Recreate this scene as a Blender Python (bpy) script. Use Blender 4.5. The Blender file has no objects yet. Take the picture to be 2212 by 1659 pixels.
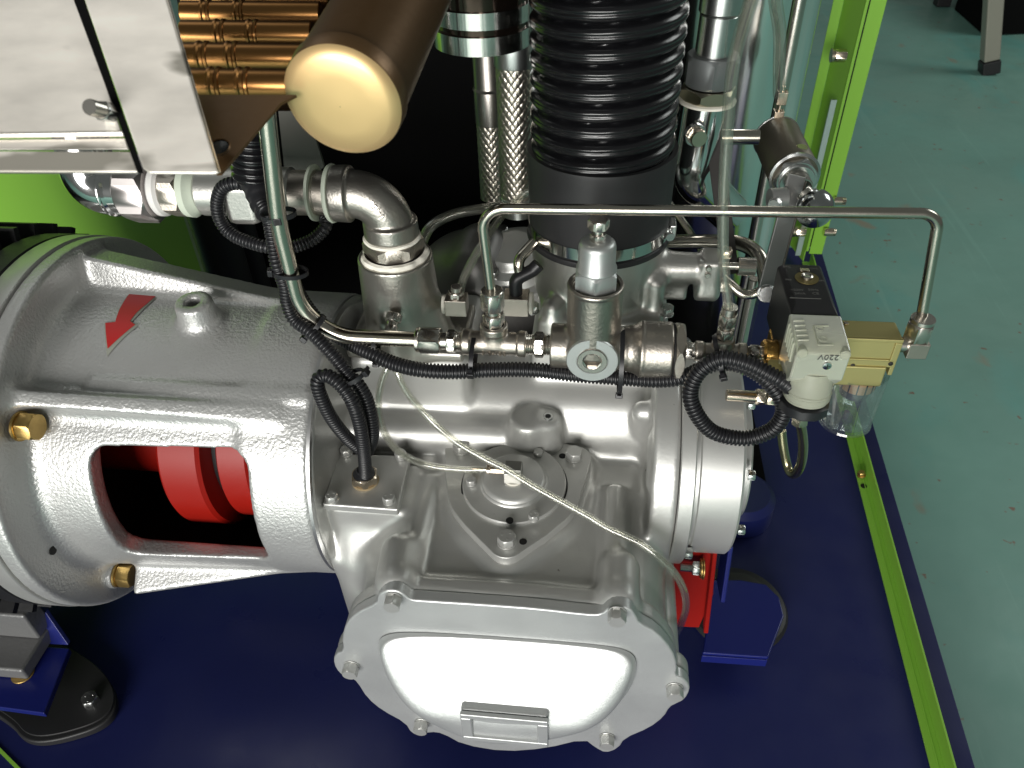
import bpy, bmesh, math, random
import numpy as np
from mathutils import Vector, Matrix
random.seed(7)
scn = bpy.context.scene
COL = scn.collection
R = math.radians

# ------------------------------------------------------------------ camera
# world frame = machine frame: X along the shaft, Y away from the photographer,
# Z up, metres; the top of the blue skid plate is z = 0, the lens is 1 m above it.
PITCH, YAW, ROLL, FPX = R(40), R(7.5), R(2.2), 1700.0      # focal length for a 2212 px wide picture
CAM = Vector((0, 0, 1.0))
_f = Vector((-math.sin(YAW)*math.cos(PITCH), math.cos(YAW)*math.cos(PITCH), -math.sin(PITCH)))
_r0 = Vector((math.cos(YAW), math.sin(YAW), 0)); _u0 = _r0.cross(_f)
_r = _r0*math.cos(ROLL) - _u0*math.sin(ROLL); _u = _u0*math.cos(ROLL) + _r0*math.sin(ROLL)
cd = bpy.data.cameras.new('camera'); cam = bpy.data.objects.new('camera', cd); COL.objects.link(cam)
cd.sensor_width = 36; cd.lens = 36*FPX/2212; cd.clip_start = 0.02; cd.clip_end = 60
cam.matrix_world = Matrix(((_r.x, _u.x, -_f.x, CAM.x), (_r.y, _u.y, -_f.y, CAM.y), (_r.z, _u.z, -_f.z, CAM.z), (0, 0, 0, 1)))
cd.dof.use_dof = True; cd.dof.focus_distance = 0.82; cd.dof.aperture_fstop = 13.0
scn.camera = cam
scn.view_settings.view_transform = 'Standard'; scn.view_settings.look = 'None'
scn.view_settings.exposure = 0.0; scn.view_settings.gamma = 1.0

# ------------------------------------------------------------------ light: a workshop lit through its big open door
w = bpy.data.worlds.new('World'); scn.world = w; w.use_nodes = True
bg = w.node_tree.nodes['Background']; bg.inputs[0].default_value = (0.80, 0.86, 0.80, 1); bg.inputs[1].default_value = 0.13
def area(name, loc, target, sx, sy, power, col):
    l = bpy.data.lights.new(name, 'AREA'); l.shape = 'RECTANGLE'; l.size = sx; l.size_y = sy; l.energy = power; l.color = col
    o = bpy.data.objects.new(name, l); COL.objects.link(o); o.location = loc
    o.rotation_euler = (Vector(target)-Vector(loc)).to_track_quat('-Z', 'Y').to_euler(); return o
area('workshop_door_light', (-0.9, -4.2, 1.2), (-0.1, 0.6, 0.4), 3.4, 2.3, 340, (1.0, 0.985, 0.95))
area('overhead_fill_light', (-2.6, 2.6, 4.6), (0, 0.7, 0.4), 1.6, 3.0, 12, (0.97, 1.0, 0.97))  # weak added fill from above; no roof window known
area('side_fill_light', (4.2, 3.0, 3.4), (0.4, 1.2, 0.2), 2.2, 1.8, 60, (0.95, 1.0, 0.97))  # added side fill that brightens the floor; no window known there

def ray(u, v): return _f + _r*((u-1106)/FPX) - _u*((v-829.5)/FPX)
def P(u, v, x=None, y=None, z=None, d=None):
    """point of the place seen in direction (u,v), on the plane x=, y=, z= or at depth d"""
    r = ray(u, v)
    if d is None:
        if x is not None: d = x/r.x
        elif y is not None: d = y/r.y
        else: d = (z-1.0)/r.z
    return CAM + r*d

# ------------------------------------------------------------------ materials
def lin(c):
    return tuple((x/12.92 if x <= .04045 else ((x+.055)/1.055)**2.4) for x in [k/255 for k in c]) + (1,)
MATS = {}
def mat(name, col, metal=0, rough=.5, bump=0, bscale=300, spots=None, noise=0, nscale=8, coat=0, trans=0, ior=1.45, aniso=0, sss=0, stretch=None, rnoise=0, spec=.5):
    if name in MATS: return MATS[name]
    m = bpy.data.materials.new(name); m.use_nodes = True; nt = m.node_tree; N = nt.nodes; L = nt.links
    b = N['Principled BSDF']
    c = lin(col) if max(col[:3]) > 1.01 else tuple(col)+((1,) if len(col) == 3 else ())
    b.inputs['Base Color'].default_value = c; b.inputs['Metallic'].default_value = metal; b.inputs['Roughness'].default_value = rough
    b.inputs['Coat Weight'].default_value = coat; b.inputs['Transmission Weight'].default_value = trans; b.inputs['IOR'].default_value = ior
    b.inputs['Specular IOR Level'].default_value = spec
    if sss: b.inputs['Subsurface Weight'].default_value = sss; b.inputs['Subsurface Radius'].default_value = (.01, .01, .01)
    tc = N.new('ShaderNodeTexCoord'); vec = tc.outputs['Object']
    if stretch:
        mp = N.new('ShaderNodeMapping'); mp.inputs['Scale'].default_value = stretch; L.new(vec, mp.inputs[0]); vec = mp.outputs[0]
    if noise:
        n = N.new('ShaderNodeTexNoise'); n.inputs['Scale'].default_value = nscale; n.inputs['Detail'].default_value = 6; L.new(vec, n.inputs['Vector'])
        r = N.new('ShaderNodeMapRange'); r.inputs['From Min'].default_value = .25; r.inputs['From Max'].default_value = .75
        r.inputs['To Min'].default_value = 1-noise; r.inputs['To Max'].default_value = 1+noise; L.new(n.outputs['Fac'], r.inputs[0])
        mx = N.new('ShaderNodeVectorMath'); mx.operation = 'SCALE'; mx.inputs[0].default_value = c[:3]; L.new(r.outputs[0], mx.inputs['Scale'])
        L.new(mx.outputs[0], b.inputs['Base Color']); last = mx.outputs[0]
    else: last = None
    if spots:   # (colour, scale, threshold)
        n = N.new('ShaderNodeTexNoise'); n.inputs['Scale'].default_value = spots[1]; n.inputs['Detail'].default_value = 4; L.new(vec, n.inputs['Vector'])
        r = N.new('ShaderNodeMapRange'); r.inputs['From Min'].default_value = spots[2]; r.inputs['From Max'].default_value = spots[2]+.05; L.new(n.outputs['Fac'], r.inputs[0])
        mm = N.new('ShaderNodeMixRGB'); L.new(r.outputs[0], mm.inputs[0]); mm.inputs[2].default_value = lin(spots[0])
        if last: L.new(last, mm.inputs[1])
        else: mm.inputs[1].default_value = c
        L.new(mm.outputs[0], b.inputs['Base Color'])
    if rnoise:
        n = N.new('ShaderNodeTexNoise'); n.inputs['Scale'].default_value = 14; n.inputs['Detail'].default_value = 5; L.new(vec, n.inputs['Vector'])
        r = N.new('ShaderNodeMapRange'); r.inputs['From Min'].default_value = .3; r.inputs['From Max'].default_value = .7
        r.inputs['To Min'].default_value = max(0, rough-rnoise); r.inputs['To Max'].default_value = rough+rnoise; L.new(n.outputs['Fac'], r.inputs[0]); L.new(r.outputs[0], b.inputs['Roughness'])
    if bump:
        n = N.new('ShaderNodeTexNoise'); n.inputs['Scale'].default_value = bscale; n.inputs['Detail'].default_value = 3; L.new(vec, n.inputs['Vector'])
        bp = N.new('ShaderNodeBump'); bp.inputs['Strength'].default_value = 1; bp.inputs['Distance'].default_value = bump; L.new(n.outputs['Fac'], bp.inputs['Height']); L.new(bp.outputs[0], b.inputs['Normal'])
    MATS[name] = m; return m
def clear(name, tint, gl=.6, rough=.06, body=.12, bodycol=(.55, .56, .5)):
    """see-through soft plastic: transparent body, mirror glints at its skin, a little milky"""
    m = bpy.data.materials.new(name); m.use_nodes = True; nt = m.node_tree; N = nt.nodes; L = nt.links
    for n in list(N): N.remove(n)
    o = N.new('ShaderNodeOutputMaterial'); t = N.new('ShaderNodeBsdfTransparent'); t.inputs[0].default_value = tuple(tint)+(1,)
    g = N.new('ShaderNodeBsdfGlossy'); g.inputs['Roughness'].default_value = rough; g.inputs[0].default_value = (.95, .95, .92, 1)
    d = N.new('ShaderNodeBsdfDiffuse'); d.inputs[0].default_value = tuple(bodycol)+(1,)
    lw = N.new('ShaderNodeLayerWeight'); lw.inputs[0].default_value = .35
    r = N.new('ShaderNodeMapRange'); r.inputs['To Min'].default_value = .07; r.inputs['To Max'].default_value = gl; L.new(lw.outputs['Facing'], r.inputs[0])
    m0 = N.new('ShaderNodeMixShader'); m0.inputs[0].default_value = body; L.new(t.outputs[0], m0.inputs[1]); L.new(d.outputs[0], m0.inputs[2])
    m1 = N.new('ShaderNodeMixShader'); L.new(r.outputs[0], m1.inputs[0]); L.new(m0.outputs[0], m1.inputs[1]); L.new(g.outputs[0], m1.inputs[2]); L.new(m1.outputs[0], o.inputs[0])
    MATS[name] = m; return m

SILVER = mat('silver_paint', (.52, .52, .50), .60, .385, spots=((70, 60, 45), 95, .745), bump=.00010, bscale=260, noise=.05, nscale=12, rnoise=.04)
SILVER_ROUGH = mat('silver_paint_on_rough_casting', (.52, .52, .51), .60, .37, spots=((60, 52, 42), 70, .75), bump=.0008, bscale=300, noise=.07, nscale=10, rnoise=.05)
SILVER_MACH = mat('silver_paint_machined', (.53, .53, .51), .62, .36, bump=.00004, bscale=500, noise=.04, nscale=10, rnoise=.05)
CAST = mat('cast_stainless', (.46, .42, .37), 1, .39, bump=.00018, bscale=500, noise=.08, nscale=20, rnoise=.06)
ALUCAST = mat('cast_aluminium', (.52, .51, .48), .9, .38, bump=.0002, bscale=350, noise=.06, nscale=14)
TUBEM = mat('bright_tube', (.56, .52, .45), 1, .2, bump=.00003, bscale=200, noise=.04, nscale=30, stretch=(1, 1, 1), rnoise=.04)
TUBE_MATT = mat('satin_tube', (.60, .58, .53), 1, .28, bump=.00004, bscale=300, noise=.06, nscale=30)
STEEL = mat('turned_steel', (.60, .57, .52), 1, .27, noise=.04, nscale=30)
ZINC = mat('zinc_plated', (.62, .63, .62), 1, .26, noise=.07, nscale=40)
PLUG = mat('satin_aluminium', (.50, .52, .51), .85, .42, noise=.03)
CHROME = mat('chrome', (.74, .74, .74), 1, .13)
TANK = mat('polished_tank_steel', (.92, .93, .92), 1, .16, bump=.0004, bscale=4, stretch=(9, 9, .6), noise=.05, nscale=6)
BRASS = mat('lacquered_brass', (.62, .40, .13), .9, .33, noise=.06, nscale=20)
BRASSD = mat('brown_and_shaded_brass', (.125, .070, .030), .55, .36, noise=.1, nscale=9, bump=.0001, bscale=200)  # brown end plate; also holds the header tube's shade in its colour
GOLDAN = mat('gold_anodised', (.50, .44, .19), .75, .38, bump=.00005, bscale=600, noise=.03)
BRIGHTBRASS = mat('bare_brass', (.80, .47, .14), 1, .25, bump=.0006, bscale=120)
NICKEL = mat('nickel_brass', (.70, .60, .48), 1, .25)
YZINC = mat('yellow_zinc', (.50, .34, .12), .95, .38, noise=.18, nscale=60)
BLK = mat('black_nylon', (.012, .012, .014), 0, .38, spec=.55)
BLKG = mat('black_glossy_hose', (.006, .006, .007), 0, .22, spec=.6, bump=.0003, bscale=60)
RUB = mat('black_rubber', (.016, .016, .017), 0, .48, bump=.00006, bscale=800)
COILP = mat('black_coil_plastic', (.010, .010, .011), 0, .42, bump=.00008, bscale=900)
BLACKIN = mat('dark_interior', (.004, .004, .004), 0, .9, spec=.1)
GREEN = mat('lime_green_enamel', (.25, .52, .06), 0, .33, bump=.00005, bscale=300, spec=.5)
BLUE = mat('navy_blue_enamel', (.012, .016, .080), 0, .34, bump=.00007, bscale=260, noise=.2, nscale=3, rnoise=.08, spec=.35)
BLUE2 = mat('bright_blue_enamel', (.009, .014, .12), 0, .28, bump=.0001, bscale=220)
BLUESIDE = mat('navy_blue_skid_edge', (.014, .018, .05), 0, .35)
RED = mat('red_enamel', (.27, .007, .003), 0, .42, spots=((40, 10, 10), 60, .74))
REDSTICK = mat('red_sticker', (.50, .012, .012), 0, .4)
WHITE = mat('thread_tape_white', (.80, .77, .68), 0, .6, bump=.0004, bscale=400)
SHEET = mat('galvanised_sheet', (.95, .89, .81), .35, .36, spots=((165, 160, 150), 13, .54), noise=.2, nscale=30, bump=.0002, bscale=40, rnoise=.09, stretch=(.6, 1, 2.2))
WPRINT = mat('white_print', (.45, .45, .42), 0, .6)
DPRINT = mat('grey_print', (.13, .13, .12), 0, .6)
HOLE = mat('dark_bore', (.01, .01, .01), .2, .6)
FROST = mat('frosted_nylon', (.60, .62, .50), 0, .34, trans=.55, sss=.15)
TEFLON = mat('greenish_tape', (.55, .60, .50), 0, .6)
STOOLM = mat('stool_leg_paint', (.30, .29, .24), .3, .5)
CLEAR = clear('clear_hose', (.93, .93, .90), .50, .07, .05)
BOWL = clear('clear_bowl', (.86, .89, .90), .5, .05, .03, (.5, .52, .55))
MOTORG = mat('dark_grey_motor_paint', (.009, .009, .010), .0, .5, bump=.0003, bscale=120)
GREYCAST = mat('grey_cast_foot', (.20, .20, .20), .5, .45, bump=.0005, bscale=160)

# ------------------------------------------------------------------ things and parts
class T:
    """one top-level thing: an Empty at its base that parents its parts"""
    def __init__(s, name, label, cat, o, group=None):
        s.o = Vector(o); s.e = bpy.data.objects.new(name, None); s.e.empty_display_size = .02; COL.objects.link(s.e); s.e.location = s.o
        s.e['label'] = label; s.e['category'] = cat
        if group: s.e['group'] = group
def tagged(ob, label=None, cat=None, group=None, kind=None):
    if label: ob['label'] = label
    if cat: ob['category'] = cat
    if group: ob['group'] = group
    if kind: ob['kind'] = kind
    return ob
def fr(p, d, up=None):
    """frame at p whose local z is d"""
    z = Vector(d).normalized(); up = Vector(up) if up is not None else (Vector((0, 0, 1)) if abs(z.z) < .9 else Vector((0, 1, 0)))
    x = up.cross(z).normalized(); y = z.cross(x); p = Vector(p)
    return Matrix(((x.x, y.x, z.x, p.x), (x.y, y.y, z.y, p.y), (x.z, y.z, z.z, p.z), (0, 0, 0, 1)))
class M:
    def __init__(s): s.v = []; s.f = []
    def add(s, vs, fs):
        n = len(s.v); s.v += [tuple(a) for a in vs]; s.f += [tuple(n+i for i in f) for f in fs]; return s
    def lathe(s, F, prof, n=32, caps=True):
        vs = []; fs = []
        for r, h in prof:
            for i in range(n):
                a = 2*math.pi*i/n; vs.append(F @ Vector((r*math.cos(a), r*math.sin(a), h)))
        for j in range(len(prof)-1):
            for i in range(n):
                k = (i+1) % n; fs.append((j*n+i, j*n+k, (j+1)*n+k, (j+1)*n+i))
        if caps: fs.append(tuple(range(n))[::-1]); fs.append(tuple((len(prof)-1)*n+i for i in range(n)))
        return s.add(vs, fs)
    def cyl(s, F, r, h0, h1, n=32, ch=0.0006):
        c = min(ch, r*.3, abs(h1-h0)*.3); return s.lathe(F, [(r-c, h0), (r, h0+c), (r, h1-c), (r-c, h1)], n)
    def hexa(s, F, af, h0, h1, ch=.12, rot=0, hole=0):
        """hexagon of across-flats af with the domed 30 degree chamfer of a nut on both ends"""
        R0 = af/2/math.cos(math.pi/6); n = 36; H = h1-h0
        def ring(h, lim, flat):
            vs = []
            for i in range(n):
                a = 2*math.pi*i/n+rot; k = ((a-rot) % (math.pi/3))-math.pi/6; rh = af/2/math.cos(k); r = min(rh, lim)
                hh = h
                if flat and rh > lim*1.0: pass
                vs.append((r, a, hh, rh))
            return vs
        vs = []; rings = []
        lim = af/2*1.01; tan30 = math.tan(R(28))
        for end in (0, 1):
            base = h0 if end == 0 else h1; sg = 1 if end == 0 else -1
            A = []; B = []
            for i in range(n):
                a = 2*math.pi*i/n+rot; k = ((a-rot) % (math.pi/3))-math.pi/6; rh = af/2/math.cos(k)
                A.append((min(lim, rh)*.985, a, base)); B.append((rh, a, base+sg*min(max(rh-lim*.985, 0)*tan30*1.6+H*.02, H*.4)))
            rings.append((A, B))
        seq = [rings[0][0], rings[0][1], rings[1][1], rings[1][0]]
        for rg in seq:
            for r, a, h in rg: vs.append(F @ Vector((r*math.cos(a), r*math.sin(a), h)))
        fs = []
        for j in range(3):
            for i in range(n):
                k = (i+1) % n; fs.append((j*n+i, j*n+k, (j+1)*n+k, (j+1)*n+i))
        fs.append(tuple(range(n))[::-1]); fs.append(tuple(3*n+i for i in range(n)))
        return s.add(vs, fs)
    def box(s, F, a, b):
        x0, y0, z0 = a; x1, y1, z1 = b
        vs = [F @ Vector(p) for p in ((x0, y0, z0), (x1, y0, z0), (x1, y1, z0), (x0, y1, z0), (x0, y0, z1), (x1, y0, z1), (x1, y1, z1), (x0, y1, z1))]
        return s.add(vs, [(0, 3, 2, 1), (4, 5, 6, 7), (0, 1, 5, 4), (1, 2, 6, 5), (2, 3, 7, 6), (3, 0, 4, 7)])
    def prism(s, F, poly, h0, h1):
        n = len(poly); vs = [F @ Vector((x, y, h0)) for x, y in poly]+[F @ Vector((x, y, h1)) for x, y in poly]
        fs = [tuple(range(n))[::-1], tuple(range(n, 2*n))]+[(i, (i+1) % n, n+(i+1) % n, n+i) for i in range(n)]
        return s.add(vs, fs)
    def tube(s, pts, r, n=16, caps=True, hollow=0):
        """sweep a circle; r a number or a list per point"""
        pts = [Vector(p) for p in pts]; k = len(pts); rr = r if isinstance(r, (list, tuple)) else [r]*k
        t0 = (pts[1]-pts[0]).normalized(); up = Vector((0, 0, 1)) if abs(t0.z) < .9 else Vector((1, 0, 0)); x = up.cross(t0).normalized()
        vs = []; fs = []
        for i, p in enumerate(pts):
            t = (pts[min(i+1, k-1)]-pts[max(i-1, 0)]).normalized(); x = (x-t*x.dot(t)).normalized(); y = t.cross(x)
            for j in range(n):
                a = 2*math.pi*j/n; vs.append(p+(x*math.cos(a)+y*math.sin(a))*rr[i])
        for i in range(k-1):
            for j in range(n):
                q = (j+1) % n; fs.append((i*n+j, i*n+q, (i+1)*n+q, (i+1)*n+j))
        if caps: fs.append(tuple(range(n))[::-1]); fs.append(tuple((k-1)*n+j for j in range(n)))
        return s.add(vs, fs)
    def thread(s, F, r, h0, h1, pitch=.0018, n=24):
        m = max(2, int((h1-h0)/pitch)); prof = []
        for i in range(m): a = h0+(h1-h0)*i/m; b = (h1-h0)/m; prof += [(r*.93, a), (r, a+b*.5)]
        prof.append((r*.93, h1)); return s.lathe(F, prof, n)
    def build(s, name, m, parent=None, bevel=0, ang=38, smooth=True, segs=2):
        o = parent.o if isinstance(parent, T) else (parent['_o'] if parent is not None and '_o' in parent else (0, 0, 0))
        o = Vector(o)
        me = bpy.data.meshes.new(name); me.from_pydata([Vector(v)-o for v in s.v], [], s.f)
        me.materials.append(m)
        if smooth: me.shade_smooth(); me.set_sharp_from_angle(angle=R(ang))
        ob = bpy.data.objects.new(name, me); COL.objects.link(ob)
        if isinstance(parent, T): ob.parent = parent.e; ob['_o'] = tuple(o)
        elif parent is not None: ob.parent = parent; ob['_o'] = tuple(o)
        if bevel:
            bv = ob.modifiers.new('bevel', 'BEVEL'); bv.width = bevel; bv.segments = segs; bv.limit_method = 'ANGLE'; bv.angle_limit = R(32); bv.harden_normals = True
        return ob
def solo(o): return Vector(o)
def lone(ob, o):
    """a thing that is one mesh: put its origin at o"""
    o = Vector(o); ob.data.transform(Matrix.Translation(-o)); ob.location = o; return ob
def fillet(pts, rad, seg=8):
    pts = [Vector(p) for p in pts]; out = [pts[0]]
    rads = rad if isinstance(rad, (list, tuple)) else [rad]*(len(pts)-2)
    for i in range(1, len(pts)-1):
        a = (pts[i-1]-pts[i]); b = (pts[i+1]-pts[i]); la, lb = a.length, b.length; a.normalize(); b.normalize()
        th = a.angle(b); d = min(rads[i-1]/math.tan(th/2), la*.49, lb*.49); rr = d*math.tan(th/2)
        c = pts[i]+(a+b).normalized()*(rr/math.sin(th/2)); p0 = pts[i]+a*d; p1 = pts[i]+b*d; v0 = p0-c; v1 = p1-c; ang = v0.angle(v1)
        for k in range(seg+1):
            t = k/seg; out.append(c+(v0*math.sin((1-t)*ang)+v1*math.sin(t*ang))/math.sin(ang))
    out.append(pts[-1]); return out
def crom(pts, step=.004):
    pts = [Vector(p) for p in pts]; P0 = [pts[0]*2-pts[1]]+pts+[pts[-1]*2-pts[-2]]; out = []
    for i in range(1, len(P0)-2):
        a, b, c, d = P0[i-1:i+3]; n = max(2, int((c-b).length/step))
        for k in range(n):
            t = k/n; out.append(.5*((2*b)+(c-a)*t+(2*a-5*b+4*c-d)*t*t+(3*b-a-3*c+d)*t**3))
    out.append(pts[-1]); return out
def resample(pts, ds):
    L = [0]
    for a, b in zip(pts, pts[1:]): L.append(L[-1]+(b-a).length)
    n = max(2, int(L[-1]/ds)); out = []; j = 0
    for i in range(n+1):
        s_ = L[-1]*i/n
        while j < len(L)-2 and L[j+1] < s_: j += 1
        t = (s_-L[j])/max(L[j+1]-L[j], 1e-9); out.append(pts[j].lerp(pts[j+1], t))
    return out
def conduit(pts, r, pitch=.0036, n=16):
    """split corrugated wiring conduit: square-ish ridges with narrow grooves"""
    pts = resample(crom(pts, .003), pitch/6); prof = [r*.80, r*.81, r*.97, r, r, r*.97]
    return M().tube(pts, [prof[i % 6] for i in range(len(pts))], n)
def tie(p, d, r, headdir, w=.0042, squash=(1, 1), name_label='', group='black cable ties'):
    """nylon cable tie: band round an axis d plus its square head"""
    t = T('cable_tie', name_label, 'cable tie', p, group); F = fr(p, d, headdir)
    def ring(rr, hh): return [F @ Vector((rr*math.cos(2*math.pi*i/28)*squash[0], rr*math.sin(2*math.pi*i/28)*squash[1], hh)) for i in range(28)]
    vs = ring(r+.0013, -w/2)+ring(r+.0013, w/2)+ring(r, w/2)+ring(r, -w/2); fs = []
    for j in range(4):
        for i in range(28):
            k = (i+1) % 28; q = (j+1) % 4; fs.append((j*28+i, j*28+k, q*28+k, q*28+i))
    M().add(vs, fs).build('strap', BLK, t)
    hy = (r+.001)*squash[1]
    M().box(F, (-.0036, hy, -.0034), (.0036, hy+.005, .0034)).build('head', BLK, t, bevel=.0008)
    M().box(F, (-.0018, hy+.0047, -.0022), (.0018, hy+.0052, .0022)).build('slot', HOLE, t)
    M().box(F, (.0034, hy+.001, -.0018), (.0085, hy+.0024, .0018)).build('tail', BLK, t)
    return t
def bolt(parent, p, d, af=.013, h=.0085, m=None, washer=True, name='bolt', rot=.3, stem=0, mark=True):
    m = m or SILVER_MACH; F = fr(p, d); mb = M()
    if washer: mb.cyl(F, af*.60, 0, .0012, 24, .0003)
    z0 = .0011 if washer else 0
    mb.hexa(F, af, z0, z0+h, rot=rot)
    if mark and af > .009:
        for i in range(3):
            a = rot+.5+i*2.1; G = F @ Matrix.Translation((af*.29*math.cos(a), af*.29*math.sin(a), z0+h)); mb.lathe(G, [(.0011, -.0002), (.0009, .0003)], 8)
    return mb.build(name, m, parent)
def screwhole(parent, p, d, r=.0035, name='threaded_hole'):
    F = fr(p, d); mb = M(); prof = [(r*1.25, .0004), (r, -.0002)]
    return M().lathe(F, [(r*1.15, -.001), (r*1.15, .0003), (r*.95, .0004), (r*.95, .0003)], 20).build(name, HOLE, parent)
def text(parent, s, p, xd, nd, size, m, depth=.0003, name='lettering', align='CENTER'):
    c = bpy.data.curves.new('txt', 'FONT'); c.body = s; c.size = size; c.extrude = depth; c.align_x = align; c.align_y = 'CENTER'; c.resolution_u = 2
    tmp = bpy.data.objects.new('txt', c); COL.objects.link(tmp)
    me = bpy.data.meshes.new_from_object(tmp.evaluated_get(bpy.context.evaluated_depsgraph_get())); bpy.data.objects.remove(tmp); bpy.data.curves.remove(c)
    x = Vector(xd).normalized(); z = Vector(nd).normalized(); x = (x-z*x.dot(z)).normalized(); y = z.cross(x); p = Vector(p)
    W = Matrix(((x.x, y.x, z.x, p.x), (x.y, y.y, z.y, p.y), (x.z, y.z, z.z, p.z), (0, 0, 0, 1)))
    o = parent.o if isinstance(parent, T) else Vector(parent['_o'])
    me.transform(Matrix.Translation(-Vector(o)) @ W); me.materials.clear(); me.materials.append(m)
    ob = bpy.data.objects.new(name, me); COL.objects.link(ob); ob.parent = parent.e if isinstance(parent, T) else parent; return ob

# ------------------------------------------------------------------ signed distance modelling for the castings
class SDF:
    def __init__(s, lo, hi, h):
        s.lo = np.array(lo, float); s.h = h; s.n = np.ceil((np.array(hi)-s.lo)/h).astype(int)+1
        s.F = np.full(s.n, .05, np.float32); s.ax = [(s.lo[i]+h*np.arange(s.n[i])).astype(np.float32) for i in range(3)]
    def sub(s, bb):
        sl = []
        for i in range(3):
            a = 0 if bb is None else max(0, int((bb[0][i]-s.lo[i])/s.h)); b = s.n[i] if bb is None else min(s.n[i], int((bb[1][i]-s.lo[i])/s.h)+2); sl.append(slice(a, max(b, a)))
        g = (s.ax[0][sl[0]][:, None, None], s.ax[1][sl[1]][None, :, None], s.ax[2][sl[2]][None, None, :]); return tuple(sl), g
    def add(s, fn, bb=None, k=.008):
        sl, g = s.sub(bb); a = s.F[sl]; b = np.broadcast_to(fn(*g), a.shape)
        h = np.maximum(k-np.abs(a-b), 0)/k; s.F[sl] = np.minimum(a, b)-h*h*k*.25; return s
    def cut(s, fn, bb=None, k=.004):
        sl, g = s.sub(bb); a = s.F[sl]; b = -np.broadcast_to(fn(*g), a.shape)
        h = np.maximum(k-np.abs(a-b), 0)/k; s.F[sl] = np.maximum(a, b)+h*h*k*.25; return s
    def mesh(s):
        F = s.F; n = s.n; sg = F < 0
        c = sg[:-1, :-1, :-1].astype(np.int8).copy()
        for dx in (0, 1):
            for dy in (0, 1):
                for dz in (0, 1):
                    if dx+dy+dz: c += sg[dx:n[0]-1+dx, dy:n[1]-1+dy, dz:n[2]-1+dz]
        act = np.argwhere((c > 0) & (c < 8)); idx = np.full(c.shape, -1, np.int32); idx[tuple(act.T)] = np.arange(len(act))
        off = np.array([(x, y, z) for x in (0, 1) for y in (0, 1) for z in (0, 1)]); val = np.stack([F[tuple((act+o).T)] for o in off], 1)
        E = [(i, j) for i in range(8) for j in range(i+1, 8) if np.abs(off[i]-off[j]).sum() == 1]
        acc = np.zeros((len(act), 3)); cnt = np.zeros(len(act))
        for i, j in E:
            a = val[:, i]; b = val[:, j]; m = (a < 0) != (b < 0); t = np.where(m, a/np.where(m, a-b, 1), 0)
            acc += np.where(m[:, None], off[i]+(off[j]-off[i])*t[:, None], 0); cnt += m
        V = s.lo+s.h*(act+acc/cnt[:, None]); Q = []
        for ax in range(3):
            o1, o2 = [(1, 2), (2, 0), (0, 1)][ax]
            A = sg; sl0 = [slice(None)]*3; sl1 = [slice(None)]*3; sl0[ax] = slice(0, -1); sl1[ax] = slice(1, None)
            a = A[tuple(sl0)]; b = A[tuple(sl1)]; ed = np.argwhere(a != b); fl = a[tuple(ed.T)]
            ok = (ed[:, o1] > 0) & (ed[:, o2] > 0) & (ed[:, o1] < n[o1]-1) & (ed[:, o2] < n[o2]-1); ed = ed[ok]; fl = fl[ok]
            e1 = np.zeros(3, int); e1[o1] = 1; e2 = np.zeros(3, int); e2[o2] = 1
            q = np.stack([idx[tuple((ed-e1-e2).T)], idx[tuple((ed-e2).T)], idx[tuple(ed.T)], idx[tuple((ed-e1).T)]], 1)
            q[~fl] = q[~fl][:, ::-1]; Q.append(q)
        return V, np.concatenate(Q)
    def build(s, name, m, parent):
        V, Q = s.mesh(); o = np.array(parent.o if isinstance(parent, T) else parent['_o']); V = V-o
        me = bpy.data.meshes.new(name); me.vertices.add(len(V)); me.vertices.foreach_set('co', V.astype(np.float32).ravel())
        me.loops.add(len(Q)*4); me.loops.foreach_set('vertex_index', Q.astype(np.int32).ravel()); me.polygons.add(len(Q)); me.polygons.foreach_set('loop_start', np.arange(0, len(Q)*4, 4, dtype=np.int32))
        me.update(calc_edges=True); me.validate(); me.materials.append(m); me.shade_smooth()
        ob = bpy.data.objects.new(name, me); COL.objects.link(ob); ob.parent = parent.e if isinstance(parent, T) else parent; ob['_o'] = tuple(o); return ob
def _comb(q, a, rd):
    q = q+rd; a = a+rd; return np.minimum(np.maximum(q, a), 0)+np.sqrt(np.maximum(q, 0)**2+np.maximum(a, 0)**2)-rd
def scyl(a, b, r1, r2=None, rd=.003):
    a = np.array(a, float); b = np.array(b, float); r2 = r1 if r2 is None else r2; L = np.linalg.norm(b-a); d = (b-a)/L
    def f(x, y, z):
        t = (x-a[0])*d[0]+(y-a[1])*d[1]+(z-a[2])*d[2]
        q = np.sqrt(np.maximum((x-a[0])**2+(y-a[1])**2+(z-a[2])**2-t*t, 0)); return _comb(q-(r1+(r2-r1)*np.clip(t/L, 0, 1)), np.abs(t-L/2)-L/2, rd)
    return f
def scap(a, b, r1, r2=None):
    a = np.array(a, float); b = np.array(b, float); r2 = r1 if r2 is None else r2; L = np.linalg.norm(b-a); d = (b-a)/L
    def f(x, y, z):
        t = np.clip((x-a[0])*d[0]+(y-a[1])*d[1]+(z-a[2])*d[2], 0, L)
        return np.sqrt((x-a[0]-t*d[0])**2+(y-a[1]-t*d[1])**2+(z-a[2]-t*d[2])**2)-(r1+(r2-r1)*t/L)
    return f
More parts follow.
